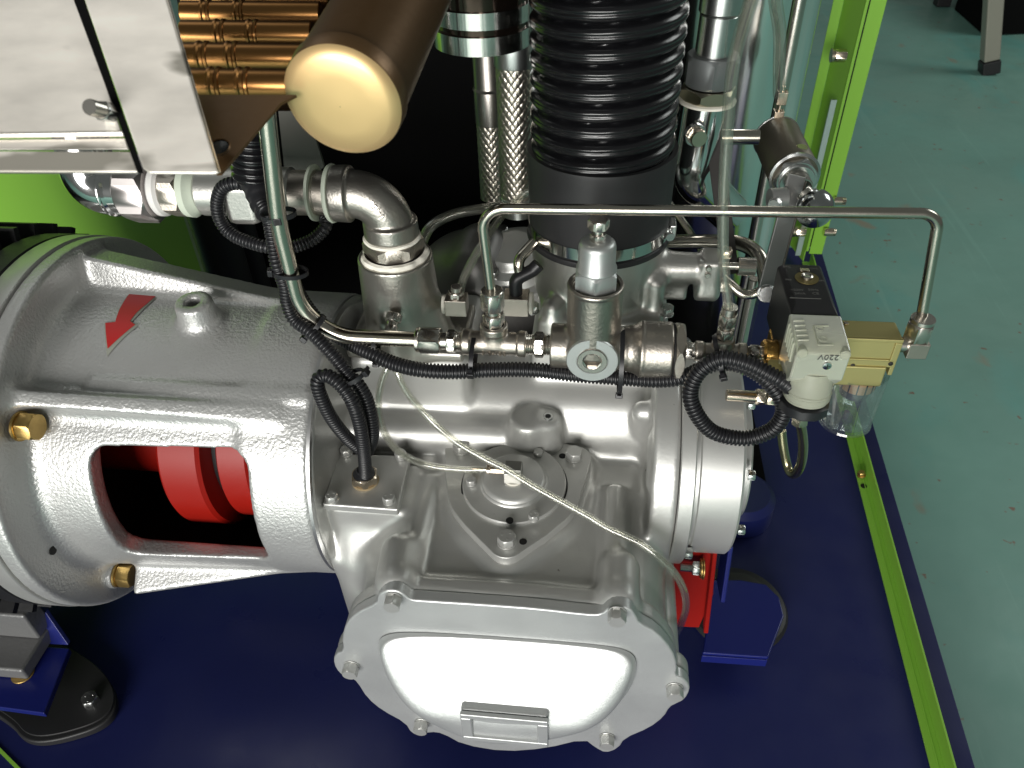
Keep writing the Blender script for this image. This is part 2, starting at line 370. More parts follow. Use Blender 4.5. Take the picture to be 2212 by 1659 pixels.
def sbox(lo, hi, rd=.004, Rm=None):
    c = (np.array(lo)+np.array(hi))/2; h = (np.array(hi)-np.array(lo))/2-rd
    def f(x, y, z):
        if Rm is not None:
            X, Y, Z = x-c[0], y-c[1], z-c[2]; q = [np.abs(Rm[i][0]*X+Rm[i][1]*Y+Rm[i][2]*Z)-h[i] for i in range(3)]
        else: q = [np.abs(x-c[0])-h[0], np.abs(y-c[1])-h[1], np.abs(z-c[2])-h[2]]
        return np.sqrt(sum(np.maximum(k, 0)**2 for k in q))+np.minimum(np.maximum(np.maximum(q[0], q[1]), q[2]), 0)-rd
    return f
def stor(c, n, Rr, r):   # torus
    c = np.array(c); n = np.array(n, float)/np.linalg.norm(n)
    def f(x, y, z):
        t = (x-c[0])*n[0]+(y-c[1])*n[1]+(z-c[2])*n[2]; q = np.sqrt(np.maximum((x-c[0])**2+(y-c[1])**2+(z-c[2])**2-t*t, 0)); return np.sqrt((q-Rr)**2+t*t)-r
    return f
def poly2d(pts, A, B):
    """distance to a closed polygon on the 2D grid A x B"""
    a = A[:, None]; b = B[None, :]; d = np.full((len(A), len(B)), 9., np.float32); s = np.ones_like(d); n = len(pts)
    for i in range(n):
        x1, y1 = pts[i]; x0, y0 = pts[i-1]; ex, ey = x0-x1, y0-y1; wx, wy = a-x1, b-y1
        t = np.clip((wx*ex+wy*ey)/(ex*ex+ey*ey), 0, 1); d = np.minimum(d, (wx-ex*t)**2+(wy-ey*t)**2)
        c1 = b >= y1; c2 = b < y0; c3 = (ex*wy) > (ey*wx); al = (c1 & c2 & c3) | (~c1 & ~c2 & ~c3); s = np.where(al, -s, s)
    return s*np.sqrt(d)
def smoothpoly(pts, it=2):
    for _ in range(it):
        o = []
        for i in range(len(pts)):
            a = pts[i]; b = pts[(i+1) % len(pts)]; o += [(a[0]*.75+b[0]*.25, a[1]*.75+b[1]*.25), (a[0]*.25+b[0]*.75, a[1]*.25+b[1]*.75)]
        pts = o
    return pts
X1, Y1, Z1 = Vector((1, 0, 0)), Vector((0, 1, 0)), Vector((0, 0, 1))
AY, AZ = .67, .345      # shaft axis of the compressor
# ------------------------------------------------------------------ setting
FZ = -.16
fm = mat('teal_floor_paint', (.185, .375, .315), 0, .42, noise=.16, nscale=2.2, bump=.0004, bscale=30, rnoise=.1)
nt = fm.node_tree; N = nt.nodes; L = nt.links; b = N['Principled BSDF']; prev = b.inputs['Base Color'].links[0].from_socket
tc = N.new('ShaderNodeTexCoord')
def floor_mark(prev, scale, lo, width, col, vecscale=(1, 1, 1), detail=6, dist=0):
    mp = N.new('ShaderNodeMapping'); mp.inputs['Scale'].default_value = vecscale; L.new(tc.outputs['Object'], mp.inputs[0])
    n = N.new('ShaderNodeTexNoise'); n.inputs['Scale'].default_value = scale; n.inputs['Detail'].default_value = detail; n.inputs['Distortion'].default_value = dist; L.new(mp.outputs[0], n.inputs['Vector'])
    r = N.new('ShaderNodeMapRange'); r.inputs['From Min'].default_value = lo; r.inputs['From Max'].default_value = lo+width; L.new(n.outputs['Fac'], r.inputs[0])
    mx = N.new('ShaderNodeMixRGB'); L.new(r.outputs[0], mx.inputs[0]); L.new(prev, mx.inputs[1]); mx.inputs[2].default_value = tuple(col)+(1,); return mx.outputs[0]
prev = floor_mark(prev, 1.3, .46, .25, (.21, .37, .31), detail=9)            # worn greyer patches
prev = floor_mark(prev, 3.5, .56, .14, (.15, .38, .335), (1.2, .7, 1), 8, .2)   # fresher teal
prev = floor_mark(prev, 7, .655, .10, (.30, .25, .18), (1, .8, 1), 10, .3)  # brown scuffs
prev = floor_mark(prev, 34, .70, .05, (.22, .14, .10), (1, 1, 1), 3)         # brown flecks
mpz = N.new('ShaderNodeMapping'); mpz.inputs['Scale'].default_value = (14, .5, 1); mpz.inputs['Rotation'].default_value = (0, 0, .9); L.new(tc.outputs['Object'], mpz.inputs[0])
nz_ = N.new('ShaderNodeTexNoise'); nz_.inputs['Scale'].default_value = 3; nz_.inputs['Detail'].default_value = 3; L.new(mpz.outputs[0], nz_.inputs['Vector'])
rz = N.new('ShaderNodeMapRange'); rz.inputs['From Min'].default_value = .66; rz.inputs['From Max'].default_value = .70; rz.inputs['To Max'].default_value = .35; L.new(nz_.outputs['Fac'], rz.inputs[0])
mz = N.new('ShaderNodeMixRGB'); L.new(rz.outputs[0], mz.inputs[0]); L.new(prev, mz.inputs[1]); mz.inputs[2].default_value = (.24, .45, .38, 1); prev = mz.outputs[0]
# thin curved scratches
wv = N.new('ShaderNodeTexWave'); wv.wave_type = 'RINGS'; wv.inputs['Scale'].default_value = .55; wv.inputs['Distortion'].default_value = 5; wv.inputs['Detail'].default_value = 3; L.new(tc.outputs['Object'], wv.inputs['Vector'])
rr = N.new('ShaderNodeMapRange'); rr.inputs['From Min'].default_value = .9985; rr.inputs['From Max'].default_value = 1.0; L.new(wv.outputs['Fac'], rr.inputs[0])
sc = N.new('ShaderNodeMath'); sc.operation = 'MULTIPLY'; sc.inputs[1].default_value = 0; L.new(rr.outputs[0], sc.inputs[0])
mx = N.new('ShaderNodeMixRGB'); L.new(sc.outputs[0], mx.inputs[0]); L.new(prev, mx.inputs[1]); mx.inputs[2].default_value = (.17, .10, .065, 1); L.new(mx.outputs[0], b.inputs['Base Color'])
fl = M().add([(-7, -3, FZ), (9, -3, FZ), (9, 9, FZ), (-7, 9, FZ)], [(0, 1, 2, 3)]).build('floor', fm); fl['kind'] = 'structure'

# skid of the compressor package
sk = T('machine_skid', 'navy blue sheet steel skid carrying the whole compressor', 'machine base', (0, .8, FZ+.01))
eA, eB = P(2107, 1659, z=0), P(1777, 550, z=0); ex = (eB-eA).normalized(); E0 = eA-ex*.5; E1 = eB+ex*.03
zz = Vector((0, 0, 0)); Lx = -1.25
skp = [(Lx, E0.y), (E0.x, E0.y), (E1.x, E1.y), (Lx, E1.y)]
M().prism(Matrix.Identity(4), skp, -.004, 0).build('top_plate', BLUE, sk, bevel=.001)
M().prism(Matrix.Identity(4), [(a*1.0-(.004 if a > 0 else -.004), b_) for a, b_ in skp], FZ+.012, -.0045).build('side_skirt', BLUESIDE, sk)
# green edge rail (angle section) along the right side
rl = T('green_frame_rail', 'lime green angle rail bolted along the right edge of the blue skid', 'frame rail', (P(1950, 1300, z=0).x, .8, 0))
ra, rb = P(2011, 1659, z=.004), P(1828, 940, z=.004); rd = (rb-ra).normalized(); side = rd.cross(Z1).normalized()
G = fr(ra-rd*.4+Vector((0, 0, .0)), rd, Z1); LEN = 1.9 if False else ((P(1760, 560, z=0)-ra).length+.38)
G = Matrix(((side.x, 0, rd.x, (ra-rd*.4).x), (side.y, 0, rd.y, (ra-rd*.4).y), (0, 1, 0, .001), (0, 0, 0, 1)))   # x right, y up, z along
wid = (P(2068, 1659, z=.03).x-P(2011, 1659, z=.004).x)*.98
M().box(G, (0, 0, 0), (wid, .003, LEN)).build('flange', GREEN, rl, bevel=.0006)
M().box(G, (wid-.0028, .0031, 0), (wid, .030, LEN)).build('upright_leg', GREEN, rl, bevel=.0006)
M().box(G, (wid*.45, .0031, 0), (wid*.52, .0042, LEN)).build('seam', GREEN, rl, bevel=.0004)
M().box(G, (wid+.0006, .0005, 0), (wid+.0026, .024, LEN)).build('gasket_strip', BLKG, rl)
scp = P(1861, 1028, z=.006)
M().cyl(fr(scp, (-.25, .1, 1)), .0072, 0, .003, 20).hexa(fr(scp, (-.25, .1, 1)), .0105, .003, .009).build('hex_screw', YZINC, rl)
M().lathe(fr(scp+rd*-.022+Z1*-.0016, Z1), [(.0052, 0), (.0052, .0004)], 16).build('slot_hole', HOLE, rl)

# green corner post with gasket and galvanised stay
po = T('green_corner_post', 'tall lime green corner post of the cabinet with a black gasket line', 'post', (P(1770, 540, z=0).x, 1.69, 0))
PY = 1.66
def X(u, v, y=PY): return P(u, v, y=y).x
xr = X(1783, 520); xg = X(1752, 530); xl = X(1715, 500)
zb = P(1770, 545, y=PY).z-.005
I4 = Matrix.Identity(4)
M().box(I4, (xg, PY, zb), (xr, PY+.003, 1.2)).build('outer_face', GREEN, po, bevel=.0008)
M().box(I4, (xg-.004, PY-.003, zb+.02), (xg-.001, PY+.004, 1.2)).build('gasket', BLKG, po)
M().box(I4, (xg-.010, PY-.006, zb+.01), (xg-.0042, PY+.003, 1.2)).build('lip', GREEN, po, bevel=.0008)
xl2 = X(1712, 500, y=PY+.075)
M().prism(I4, [(xg-.010, PY+.001), (xg-.008, PY+.001), (xl2+.002, PY+.078), (xl2, PY+.078)], zb-.02, 1.2).build('inner_face', GREEN, po)
M().box(I4, (xl2-.02, PY+.078, zb-.03), (xl2, PY+.081, 1.2)).build('return_face', GREEN, po, bevel=.0008)
M().box(I4, (xl+.014, PY-.004, .03), (xl+.026, PY+.0005, P(1825, 215, y=PY).z)).build('stay_bar', mat('pale_stay', (.36, .47, .43), .3, .45), po, bevel=.0006)
for (u, v) in ((1822, 120), (1735, 500)):
    p = P(u, v, y=PY-.012)
    M().cyl(fr(p-X1*.018, X1), .013, -.006, 0, 24).hexa(fr(p-X1*.017, X1), .021, 0, .022, rot=.2).build('nut', NICKEL, po)
    if v > 300: M().cyl(fr(p+X1*.045, X1), .009, 0, .02, 20).thread(fr(p+X1*.045, X1), .0085, .02, .026, .002).build('bolt_end', NICKEL, po)
p = P(1800, 434, y=PY-.012); M().cyl(fr(p, X1), .009, 0, .018, 20).thread(fr(p, X1), .0085, .018, .026, .002).build('bolt_end', NICKEL, po)

# cabinet: green side panel at the left, near-black sheets behind that hold its inner shade
gp = T('green_cabinet_panel', 'flat lime green cabinet panel behind the bell housing at left', 'panel', (-1.0, 1.3, 0))
M().box(I4, (-2.0, 1.30, .0), (P(401, 477, y=1.3).x, 1.312, 1.0)).build('sheet', GREEN, gp, bevel=.001)
M().box(I4, (P(401, 477, y=1.3).x, 1.297, .0), (P(401, 477, y=1.3).x+.006, 1.314, 1.0)).build('edge_trim', mat('white_edge', (.35, .5, .25), 0, .4), gp)
bp_ = T('dark_backing', 'near-black sheets carrying the shade of the cabinet interior behind the hoses', 'partition', (-.3, 1.45, 0))
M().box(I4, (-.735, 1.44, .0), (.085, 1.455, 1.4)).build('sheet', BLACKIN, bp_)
M().box(I4, (-.72, 1.15, .001), (.08, 1.44, .012)).build('dark_floor_sheet', BLACKIN, bp_)
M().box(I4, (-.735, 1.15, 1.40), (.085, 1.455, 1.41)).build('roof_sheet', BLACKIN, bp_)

# ------------------------------------------------------------------ bell housing
BX0, BX1 = -.577, -.283
bh = T('bell_housing', 'silver painted rough cast bell housing with a window onto the red coupling', 'bell housing', (-.45, AY, .1))
s = SDF((-.60, AY-.235, AZ-.235), (BX1+.004, AY+.235, AZ+.235), .0026)
s.F[:] = .05
s.add(scyl((BX0-.015, AY, AZ), (BX1, AY, AZ), .176, .163, .003))
s.add(scyl((BX0-.02, AY, AZ), (BX0, AY, AZ), .226, rd=.004), k=.02)
s.add(scyl((BX1-.07, AY, AZ), (BX1, AY, AZ), .166, rd=.006), k=.012)
def rad(phi, r, x): return (x, AY-r*math.cos(R(phi)), AZ+r*math.sin(R(phi)))
def fin(phi, x0, r0, x1, r1, th, rin=.14):
    c, sn = -math.cos(R(phi)), math.sin(R(phi))
    def f(x, y, z):
        rr_ = (y-AY)*c+(z-AZ)*sn; tt = -(y-AY)*sn+(z-AZ)*c
        top = r0+(r1-r0)*(x-x0)/(x1-x0); sl = 1/math.sqrt(1+((r1-r0)/(x1-x0))**2)
        q1 = np.abs(tt)-th/2+.004; q2 = np.maximum((rr_-top)*sl, rin-rr_)+.004; q3 = np.maximum(x0-x, x-x1)+.004
        return np.sqrt(np.maximum(q1, 0)**2+np.maximum(q2, 0)**2+np.maximum(q3, 0)**2)+np.minimum(np.maximum(np.maximum(q1, q2), q3), 0)-.004
    return f
s.add(fin(107, BX0-.01, .216, BX1-.02, .160, .040), k=.012)
s.add(fin(49, BX0-.012, .205, BX1-.03, .168, .017), k=.016)
s.add(fin(56, BX0+.06, .176, BX1-.0, .168, .012), k=.010)
s.add(fin(-45, BX0+.034, .212, BX1-.02, .162, .020), k=.01)
s.add(fin(-100, BX0-.01, .214, BX1-.02, .160, .030), k=.012)
bo = Vector((P(446, 690, y=AY).x, 0, 0)); 
s.add(scyl(Vector(rad(86, .150, bo.x)), Vector(rad(86, .195, bo.x)), .0230, .0195, .003), k=.012)
s.cut(scyl(Vector(rad(86, .17, bo.x)), Vector(rad(86, .22, bo.x)), .0075, rd=.001), k=.002)
s.cut(scyl((BX0-.03, AY, AZ), (BX1+.01, AY, AZ), .150, rd=.001), k=.002)
def window(x, y, z):
    q1 = np.abs(x+.4275)-.0845+.020; q2 = np.abs(z-.369)-.0735+.020
    d = np.sqrt(np.maximum(q1, 0)**2+np.maximum(q2, 0)**2)+np.minimum(np.maximum(q1, q2), 0)-.020; return np.maximum(d, y-AY)
s.cut(window, k=.003)
s.build('housing', SILVER_ROUGH, bh)
# end ring of the housing and the seam to the compressor
M().lathe(fr((BX1+.0005, AY, AZ), X1), [(.150, 0), (.1665, 0), (.1665, .0035), (.150, .0035)], 96, caps=False).build('joint_ring', mat('ring_steel', (.5, .5, .5), .9, .3), bh)
M().lathe(fr((BX0-.046, AY, AZ), X1), [(.15, 0), (.2268, 0), (.2275, .001), (.2275, .024), (.2265, .025), (.15, .025)], 128, caps=False).build('machined_flange_rim', SILVER_MACH, bh)
for (u, v, ph) in ((70, 922, 0), (275, 1242, 0)):
    p = P(u, v, x=BX0+.018); p.x = BX0+(.004 if v < 1000 else .006)
    if v > 1000: M().cyl(fr(p, X1), .017, -.012, .0, 28).build('spot_face', SILVER_ROUGH, bh)
    F = fr(p, X1); M().cyl(F, .0155, 0, .003, 28).build('washer', YZINC, bh); M().hexa(F, .0262, .003, .020, rot=.25 if v < 1000 else .5).build('yellow_bolt', YZINC, bh)
p = P(115, 1188, x=BX0+.001); M().lathe(fr(p, X1), [(.0055, -.001), (.0055, .0006), (.0045, .001)], 16).build('small_hole', HOLE, bh)
# red rotation arrow sticker, wrapped on the barrel
def wrap(u, v, r=.1775): 
    rd_ = ray(u, v); r += .0; a = rd_.y**2+rd_.z**2; bq = 2*(rd_.y*(0-AY)+rd_.z*(1-AZ)); cq = AY**2+(1-AZ)**2-r*r
    t = (-bq-math.sqrt(max(bq*bq-4*a*cq, 0)))/(2*a); return CAM+rd_*t
def rbar(x): return .176-.013*(x-BX0+.015)/(BX1-BX0+.015)
B = .27282
def b5(x, y): return (x*B, 438.9+y*B)
def sticker(pts, r, name, m):
    ps = [wrap(*b5(*q), rbar(-.49)+r) for q in pts]; ang = [math.atan2(p.z-AZ, AY-p.y) for p in ps]
    poly = [(p.x, a) for p, a in zip(ps, ang)]
    bm = bmesh.new(); vs = [bm.verts.new((x, a, 0)) for x, a in poly]; bm.faces.new(vs); bmesh.ops.triangulate(bm, faces=bm.faces[:])
    bmesh.ops.subdivide_edges(bm, edges=bm.edges[:], cuts=3, use_grid_fill=True)
    me = M(); me.v = [(v.co.x, AY-(rbar(v.co.x)+r)*math.cos(v.co.y), AZ+(rbar(v.co.x)+r)*math.sin(v.co.y)) for v in bm.verts]; bm.verts.index_update(); me.f = [tuple(v.index for v in f.verts) for f in bm.faces]; bm.free()
    return me.build(name, m, bh)
sticker([(1045, 700), (1290, 712), (1180, 800), (1100, 880), (1045, 940), (1095, 968), (985, 1060), (850, 1215), (832, 955), (915, 945), (945, 850), (990, 770)], .0010, 'arrow_border', mat('sticker_white', (.32, .33, .28), 0, .5))
sticker([(1050, 700), (1270, 712), (1160, 800), (1080, 870), (1030, 935), (1070, 962), (960, 1055), (855, 1155), (838, 955), (915, 945), (948, 850), (995, 770)], .0016, 'rotation_arrow', REDSTICK)

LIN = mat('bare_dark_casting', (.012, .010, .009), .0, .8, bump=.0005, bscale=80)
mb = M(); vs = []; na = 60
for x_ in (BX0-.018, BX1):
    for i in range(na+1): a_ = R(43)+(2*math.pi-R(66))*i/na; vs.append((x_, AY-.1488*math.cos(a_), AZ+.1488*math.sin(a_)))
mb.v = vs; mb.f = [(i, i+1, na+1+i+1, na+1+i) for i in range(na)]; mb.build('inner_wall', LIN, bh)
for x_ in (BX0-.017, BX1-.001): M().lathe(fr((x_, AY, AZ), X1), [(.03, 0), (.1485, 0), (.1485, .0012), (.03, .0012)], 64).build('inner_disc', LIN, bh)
# red coupling seen through the window
cp = T('shaft_coupling', 'glossy red shaft coupling turning inside the bell housing window', 'coupling', (-.42, AY, AZ-.12))
M().lathe(fr((-.60, AY, AZ), X1), [(.06, 0), (.062, .002), (.062, .16)], 64).build('motor_shaft_hub', RED, cp)
M().lathe(fr((-.472, AY, AZ), X1), [(.06, 0), (.117, .001), (.1195, .004), (.1195, .046), (.116, .050), (.06, .0505)], 96).build('rear_flange', RED, cp)
M().lathe(fr((-.410, AY, AZ), X1), [(.05, 0), (.103, 0), (.107, .003), (.107, .034), (.104, .037), (.05, .037)], 96).build('front_flange', RED, cp)
M().lathe(fr((-.4215, AY, AZ), X1), [(.09, 0), (.09, .012)], 64).build('rubber_element', RUB, cp)
M().lathe(fr((-.350, AY, AZ), X1), [(.045, 0), (.045, .07)], 48).build('shaft', STEEL, cp)

# motor behind the bell housing
mo = T('electric_motor', 'dark motor with finned body behind the bell housing at left edge', 'motor', (-.8, AY, .05))
M().lathe(fr((BX0-.047, AY, AZ), -X1), [(.1, 0), (.226, 0), (.228, .002), (.228, .030), (.222, .034), (.1, .034)], 96).build('end_flange', MOTORG, mo)
M().lathe(fr((BX0-.072, AY, AZ), -X1), [(.1, 0), (.18, 0), (.18, .4)], 64).build('body', BLACKIN, mo)
for i in range(44):
    a = 2*math.pi*i/44; F = fr((BX0-.085, AY, AZ), -X1) @ Matrix.Rotation(a, 4, 'Z')
    M().box(F, (.175, -.004, 0), (.240, .004, .4)).build('fin', BLACKIN if False else MOTORG, mo)
p = P(8, 618, y=.80); M().cyl(fr(p, X1), .012, -.02, 0, 24).build('red_cap', RED, mo)

# motor foot + bracket + anti-vibration mount at lower left
ft = T('motor_mount', 'navy blue motor support bracket on an oval black rubber pad at lower left', 'machine mount', (-.70, .48, 0))
pad = smoothpoly([(q_.x, q_.y) for q_ in (P(u_, v_, z=.014) for u_, v_ in ((20, 1560), (52, 1604), (120, 1602), (235, 1565), (258, 1505), (215, 1440), (110, 1380), (-90, 1380), (-90, 1500)))], 3)
M().prism(I4, pad, .001, .014).build('rubber_pad', RUB, ft, bevel=.003)
M().prism(I4, [(x*.95-.034, y*.95+.027) for x, y in pad], .0145, .018).build('pad_plate', RUB, ft, bevel=.001)
pl = [P(145, 1396, z=.05), P(100, 1345, z=.05), P(145, 1396, z=.05)]
q = [P(-60, 1520, z=.05), P(95, 1541, z=.05), P(150, 1400, z=.05), P(-60, 1385, z=.05)]
M().prism(I4, [(a.x, a.y) for a in q], .040, .050).build('base_plate', BLUE2, ft, bevel=.0015)
g0, g1, g2 = P(68, 1390, z=.051), P(148, 1394, z=.051), P(105, 1338, z=.0)
M().add([g0, g1, Vector((g0.x+.03, g0.y+.02, .10)), g0+Vector((0, .006, 0)), g1+Vector((0, .006, 0)), Vector((g0.x+.03, g0.y+.026, .10))], [(0, 1, 2), (5, 4, 3), (0, 3, 4, 1), (1, 4, 5, 2), (2, 5, 3, 0)]).build('gusset', BLUE2, ft, bevel=.001)
k0 = P(-80, 1290, z=.13); k1 = P(78, 1290, z=.13)
M().box(I4, (k0.x, k1.y-.075, .052), (k1.x, k1.y, .075)).build('cast_foot', GREYCAST, ft, bevel=.004)
M().box(I4, (k0.x, k1.y-.03, .076), (k1.x, k1.y, .13)).build('cast_web', GREYCAST, ft, bevel=.004)
bolt(ft, P(50, 1450, z=.0505), Z1, .019, .012, ZINC, name='zinc_bolt'); bolt(ft, P(200, 1518, z=.0145), Z1, .019, .013, ZINC, name='zinc_bolt')
M().cyl(fr(P(200, 1523, z=.0142), Z1), .0145, 0, .003, 28).build('yellow_washer', YZINC, ft)
M().cyl(fr(P(50, 1456, z=.0502), Z1), .0145, 0, .002, 28).build('yellow_washer', YZINC, ft)
# thin green door edge at the very corner
dr = T('green_door_edge', 'thin lime green panel edge crossing the bottom left corner', 'panel', P(10, 1640, z=-.05))
a0, a1 = P(-200, 1415, z=.0), P(150, 1765, z=.0); dd = (a1-a0).normalized(); nn = Vector((-dd.y, dd.x, 0))
Gd = Matrix(((dd.x, -nn.x, 0, a0.x), (dd.y, -nn.y, 0, a0.y), (0, 0, 1, -.10), (0, 0, 0, 1)))
M().box(Gd, (0, 0, 0), ((a1-a0).length, .004, .102)).build('edge', GREEN, dr); M().box(Gd, (0, .0045, 0), ((a1-a0).length, .012, .095)).build('gasket', BLKG, dr)
M().box(Gd, (0, .0125, 0), ((a1-a0).length, .30, .08)).build('inner_liner', mat('brown_liner', (.10, .075, .05), 0, .6), dr)

# ------------------------------------------------------------------ compressor casing
ae = T('compressor_airend', 'silver painted screw compressor block bolted behind the bell housing', 'compressor', (-.08, .62, .06))
CY = .43
def c5(x, y): q = P(658.3+x*.29762, 1152+y*.29762, y=CY); return (q.x, q.z)
def c6(x, y): q = P(1207+x*.27282, 1097.2+y*.27282, y=CY); return (q.x, q.z)
outl = [c5(*p) for p in ((820, 490), (1300, 520), (1700, 550), (2050, 592))]+[c6(*p) for p in ((330, 845), (400, 790), (480, 780), (570, 800), (612, 860), (640, 915), (780, 990), (900, 1130), (940, 1250), (925, 1330), (985, 1352), (1032, 1400), (1038, 1450), (1000, 1520), (940, 1550), (880, 1580), (835, 1659))]
def po_(u, v): q = P(u, v, y=CY); return (q.x, q.z)
outl += [po_(1405, 1573), po_(1350, 1596), po_(1336, 1618), po_(1308, 1628), po_(1285, 1616), po_(1262, 1598), po_(1180, 1618), po_(1090, 1625), po_(1000, 1610), po_(955, 1585), po_(930, 1582), po_(908, 1590), po_(888, 1585), po_(874, 1562)]
outl += [c5(*p) for p in ((560, 1290), (450, 1200), (375, 1080), (330, 1050), (270, 1035), (222, 985), (205, 920), (225, 880), (280, 855), (268, 760), (300, 650), (380, 575), (520, 510), (530, 450), (580, 418), (650, 415), (710, 435), (765, 480))]
outl = smoothpoly(outl, 1)
cxm = sum(a for a, b_ in outl)/len(outl); czm = .235
inl = [(cxm+(a-cxm)*.955, czm+(b_-czm)*.94) for a, b_ in outl]

s = SDF((BX1-.004, .425, .05), (.20, .86, .52), .0026)
A0 = Vector((0, AY, AZ))
def ax(x, r0=0): return (x, AY, AZ)
s.add(scyl((BX1+.001, .718, .362), (.093, .718, .362), .068, .072, .006))
s.add(scyl(ax(BX1+.001), ax(BX1+.005), .160, .160, .002), k=.003)             # joint flange
s.add(scyl(ax(.066), ax(.093), .128, .129, .004), k=.02)
                       # right shoulder flange
# front gear box: D outline pushed back
A_, B_ = s.ax[0], s.ax[2]; d2 = poly2d(inl, A_, B_)[:, None, :]; d2f = poly2d(outl, A_, B_)[:, None, :]
def gear(x, y, z): q = d2+.012; a = np.abs(y-.52)-.0775+.012; return np.minimum(np.maximum(q, a), 0)+np.sqrt(np.maximum(q, 0)**2+np.maximum(a, 0)**2)-.012
def gflange(x, y, z): q = d2f+.003; a = np.abs(y-.451)-.0085+.003; return np.minimum(np.maximum(q, a), 0)+np.sqrt(np.maximum(q, 0)**2+np.maximum(a, 0)**2)-.003
s.add(gear, k=.02); s.add(gflange, k=.010)
s.add(sbox((-.235, .50, .12), (.070, .66, .325), .03), k=.02)
s.add(scap((.0, .555, .262), (.003, .60, .20), .080), k=.02)
s.add(sbox((BX1+.02, .58, .12), (.066, .74, .345), .02), k=.02)
s.add(sbox((-.215, .47, .15), (.060, .66, .330), .03), k=.02)
s.add(sbox((-.205, .50, .2), (-.10, .64, .347), .018), k=.02)                   # rounded shoulder right of the seal cover
# oil gallery along the top front, with its boss
s.add(scyl((BX1+.002, .650, .372), (-.04, .650, .372), .0235, .0235, .008), k=.010)
s.add(sbox((-.050, .662, .34), (.074, .76, .416), .022), k=.008)
# raised square top blocks
s.add(sbox((BX1+.013, .660, .36), (P(1015, 835, y=.655).x, .80, .470), .014), k=.010)
s.add(sbox((-.068, .688, .36), (.083, .83, .487), .010), k=.010)
# gland boss
gz = .374
gx0, gx1 = -.281, -.190
s.add(sbox((gx0+.006, .534, .16), (gx1+.003, .606, gz-.0095), .008), k=.010)
s.add(scap((gx0+.038, .560, .30), (-.235, .505, .17), .032), k=.02)
s.add(sbox((gx0+.006, .52, .14), (-.16, .60, .30), .02), k=.03)
# three eared pad under the seal cover
zk = .370; SC = P(1111, 1048, z=zk); sx, sy = SC.x, SC.y
ears = [P(997, 972, z=zk), P(1240, 988, z=zk), P(1095, 1172, z=zk)]
pad3 = []
def hull_ears(rb, re, zscale=1):
    pts = []
    for i in range(72):
        a = 2*math.pi*i/72; d = Vector((math.cos(a), math.sin(a))); best = rb
        for e in ears: best = max(best, (e.x-sx)*d.x+(e.y-sy)*d.y+re)
        pts.append((a, best))
    # support function -> hull vertices
    out = []
    for i in range(72):
        a0, h0 = pts[i]; a1, h1 = pts[(i+1) % 72]; den = math.sin((a1-a0) % (2*math.pi)); out.append((sx+(h0*math.sin(a1)-h1*math.sin(a0))/den, sy+(h1*math.cos(a0)-h0*math.cos(a1))/den))
    return out
d3 = poly2d([(a*1.0, b_) for a, b_ in hull_ears(.0765, .0225)], s.ax[0], s.ax[1])[:, :, None]
def pad_sdf(x, y, z): q = d3+.006; a = np.abs(z-.323)-.0345+.006; return np.minimum(np.maximum(q, a), 0)+np.sqrt(np.maximum(q, 0)**2+np.maximum(a, 0)**2)-.006
s.add(pad_sdf, k=.014)
# pillars behind the cover's top ears
for (u0, v0, u1, v1) in ((870, 1178, 845, 1300), (1338, 1215, 1335, 1330)):
    a = P(u0, v0, z=.352); b2 = P(u1, v1, z=.352); xx = b2.x; s.add(scap((a.x, a.y-.010, .352), (xx, .452, .354), .0205), k=.006)
# plug boss
pb = P(1142, 903, z=.408); pc = P(1182, 905, z=.407)
s.add(scyl((pb.x, pb.y, .33), (pb.x, pb.y, .411), .029, .0215, .005), k=.008)
s.add(scyl((pc.x, pc.y, .33), (pc.x, pc.y, .410), .022, .0155, .005), k=.008)
# small lug and rib near the right flange
for (u0, v0, u1, v1, z_, rr_) in ((1388, 880, 1392, 908, .432, .0115), (1420, 945, 1414, 1035, .428, .0075)):
    s.add(scap(P(u0, v0, z=z_)-Vector((0, 0, rr_*.5)), P(u1, v1, z=z_-.03)-Vector((0, 0, rr_*.5)), rr_), k=.012)
# slot groove between the top block and the gallery
ga, gb = P(845, 879, z=.405), P(1010, 890, z=.405)
s.cut(scap((ga.x, ga.y, .406), (gb.x, gb.y, .406), .0045), k=.006)
s.build('casing', SILVER, ae)

# right end: flange plate, bearing cover, end disc
F = fr((.0935, AY, AZ), X1)
M().lathe(F, [(.10, .0), (.1295, .0), (.1305, .001), (.1305, .0145), (.129, .016), (.1, .016)], 128, caps=False).build('flange_plate', SILVER_MACH, ae)
M().lathe(F, [(.09, .0165), (.1150, .0165), (.1150, .0215), (.1165, .023), (.1165, .064), (.114, .0668), (.09, .067), (0.001, .067)], 128, caps=False).build('bearing_cover', SILVER_MACH, ae)
M().lathe(F, [(.088, .0675), (.092, .0675), (.092, .0715), (.075, .074), (.075, .080), (.073, .082), (.0005, .082)], 96, caps=False).build('end_disc', SILVER_MACH, ae)
for a in range(12):
    ph = R(a*30+8); p = Vector((.1097, AY-.1225*math.cos(ph), AZ+.1225*math.sin(ph)))
    if a in (11, 5, 3): bolt(ae, p, X1, .0125, .0085, ZINC, False, 'flange_bolt')
for a in range(8):
    ph = R(a*45-14); p = Vector((.1655, AY-.098*math.cos(ph), AZ+.098*math.sin(ph))); bolt(ae, p, X1, .0105, .0075, ZINC, False, 'end_bolt')

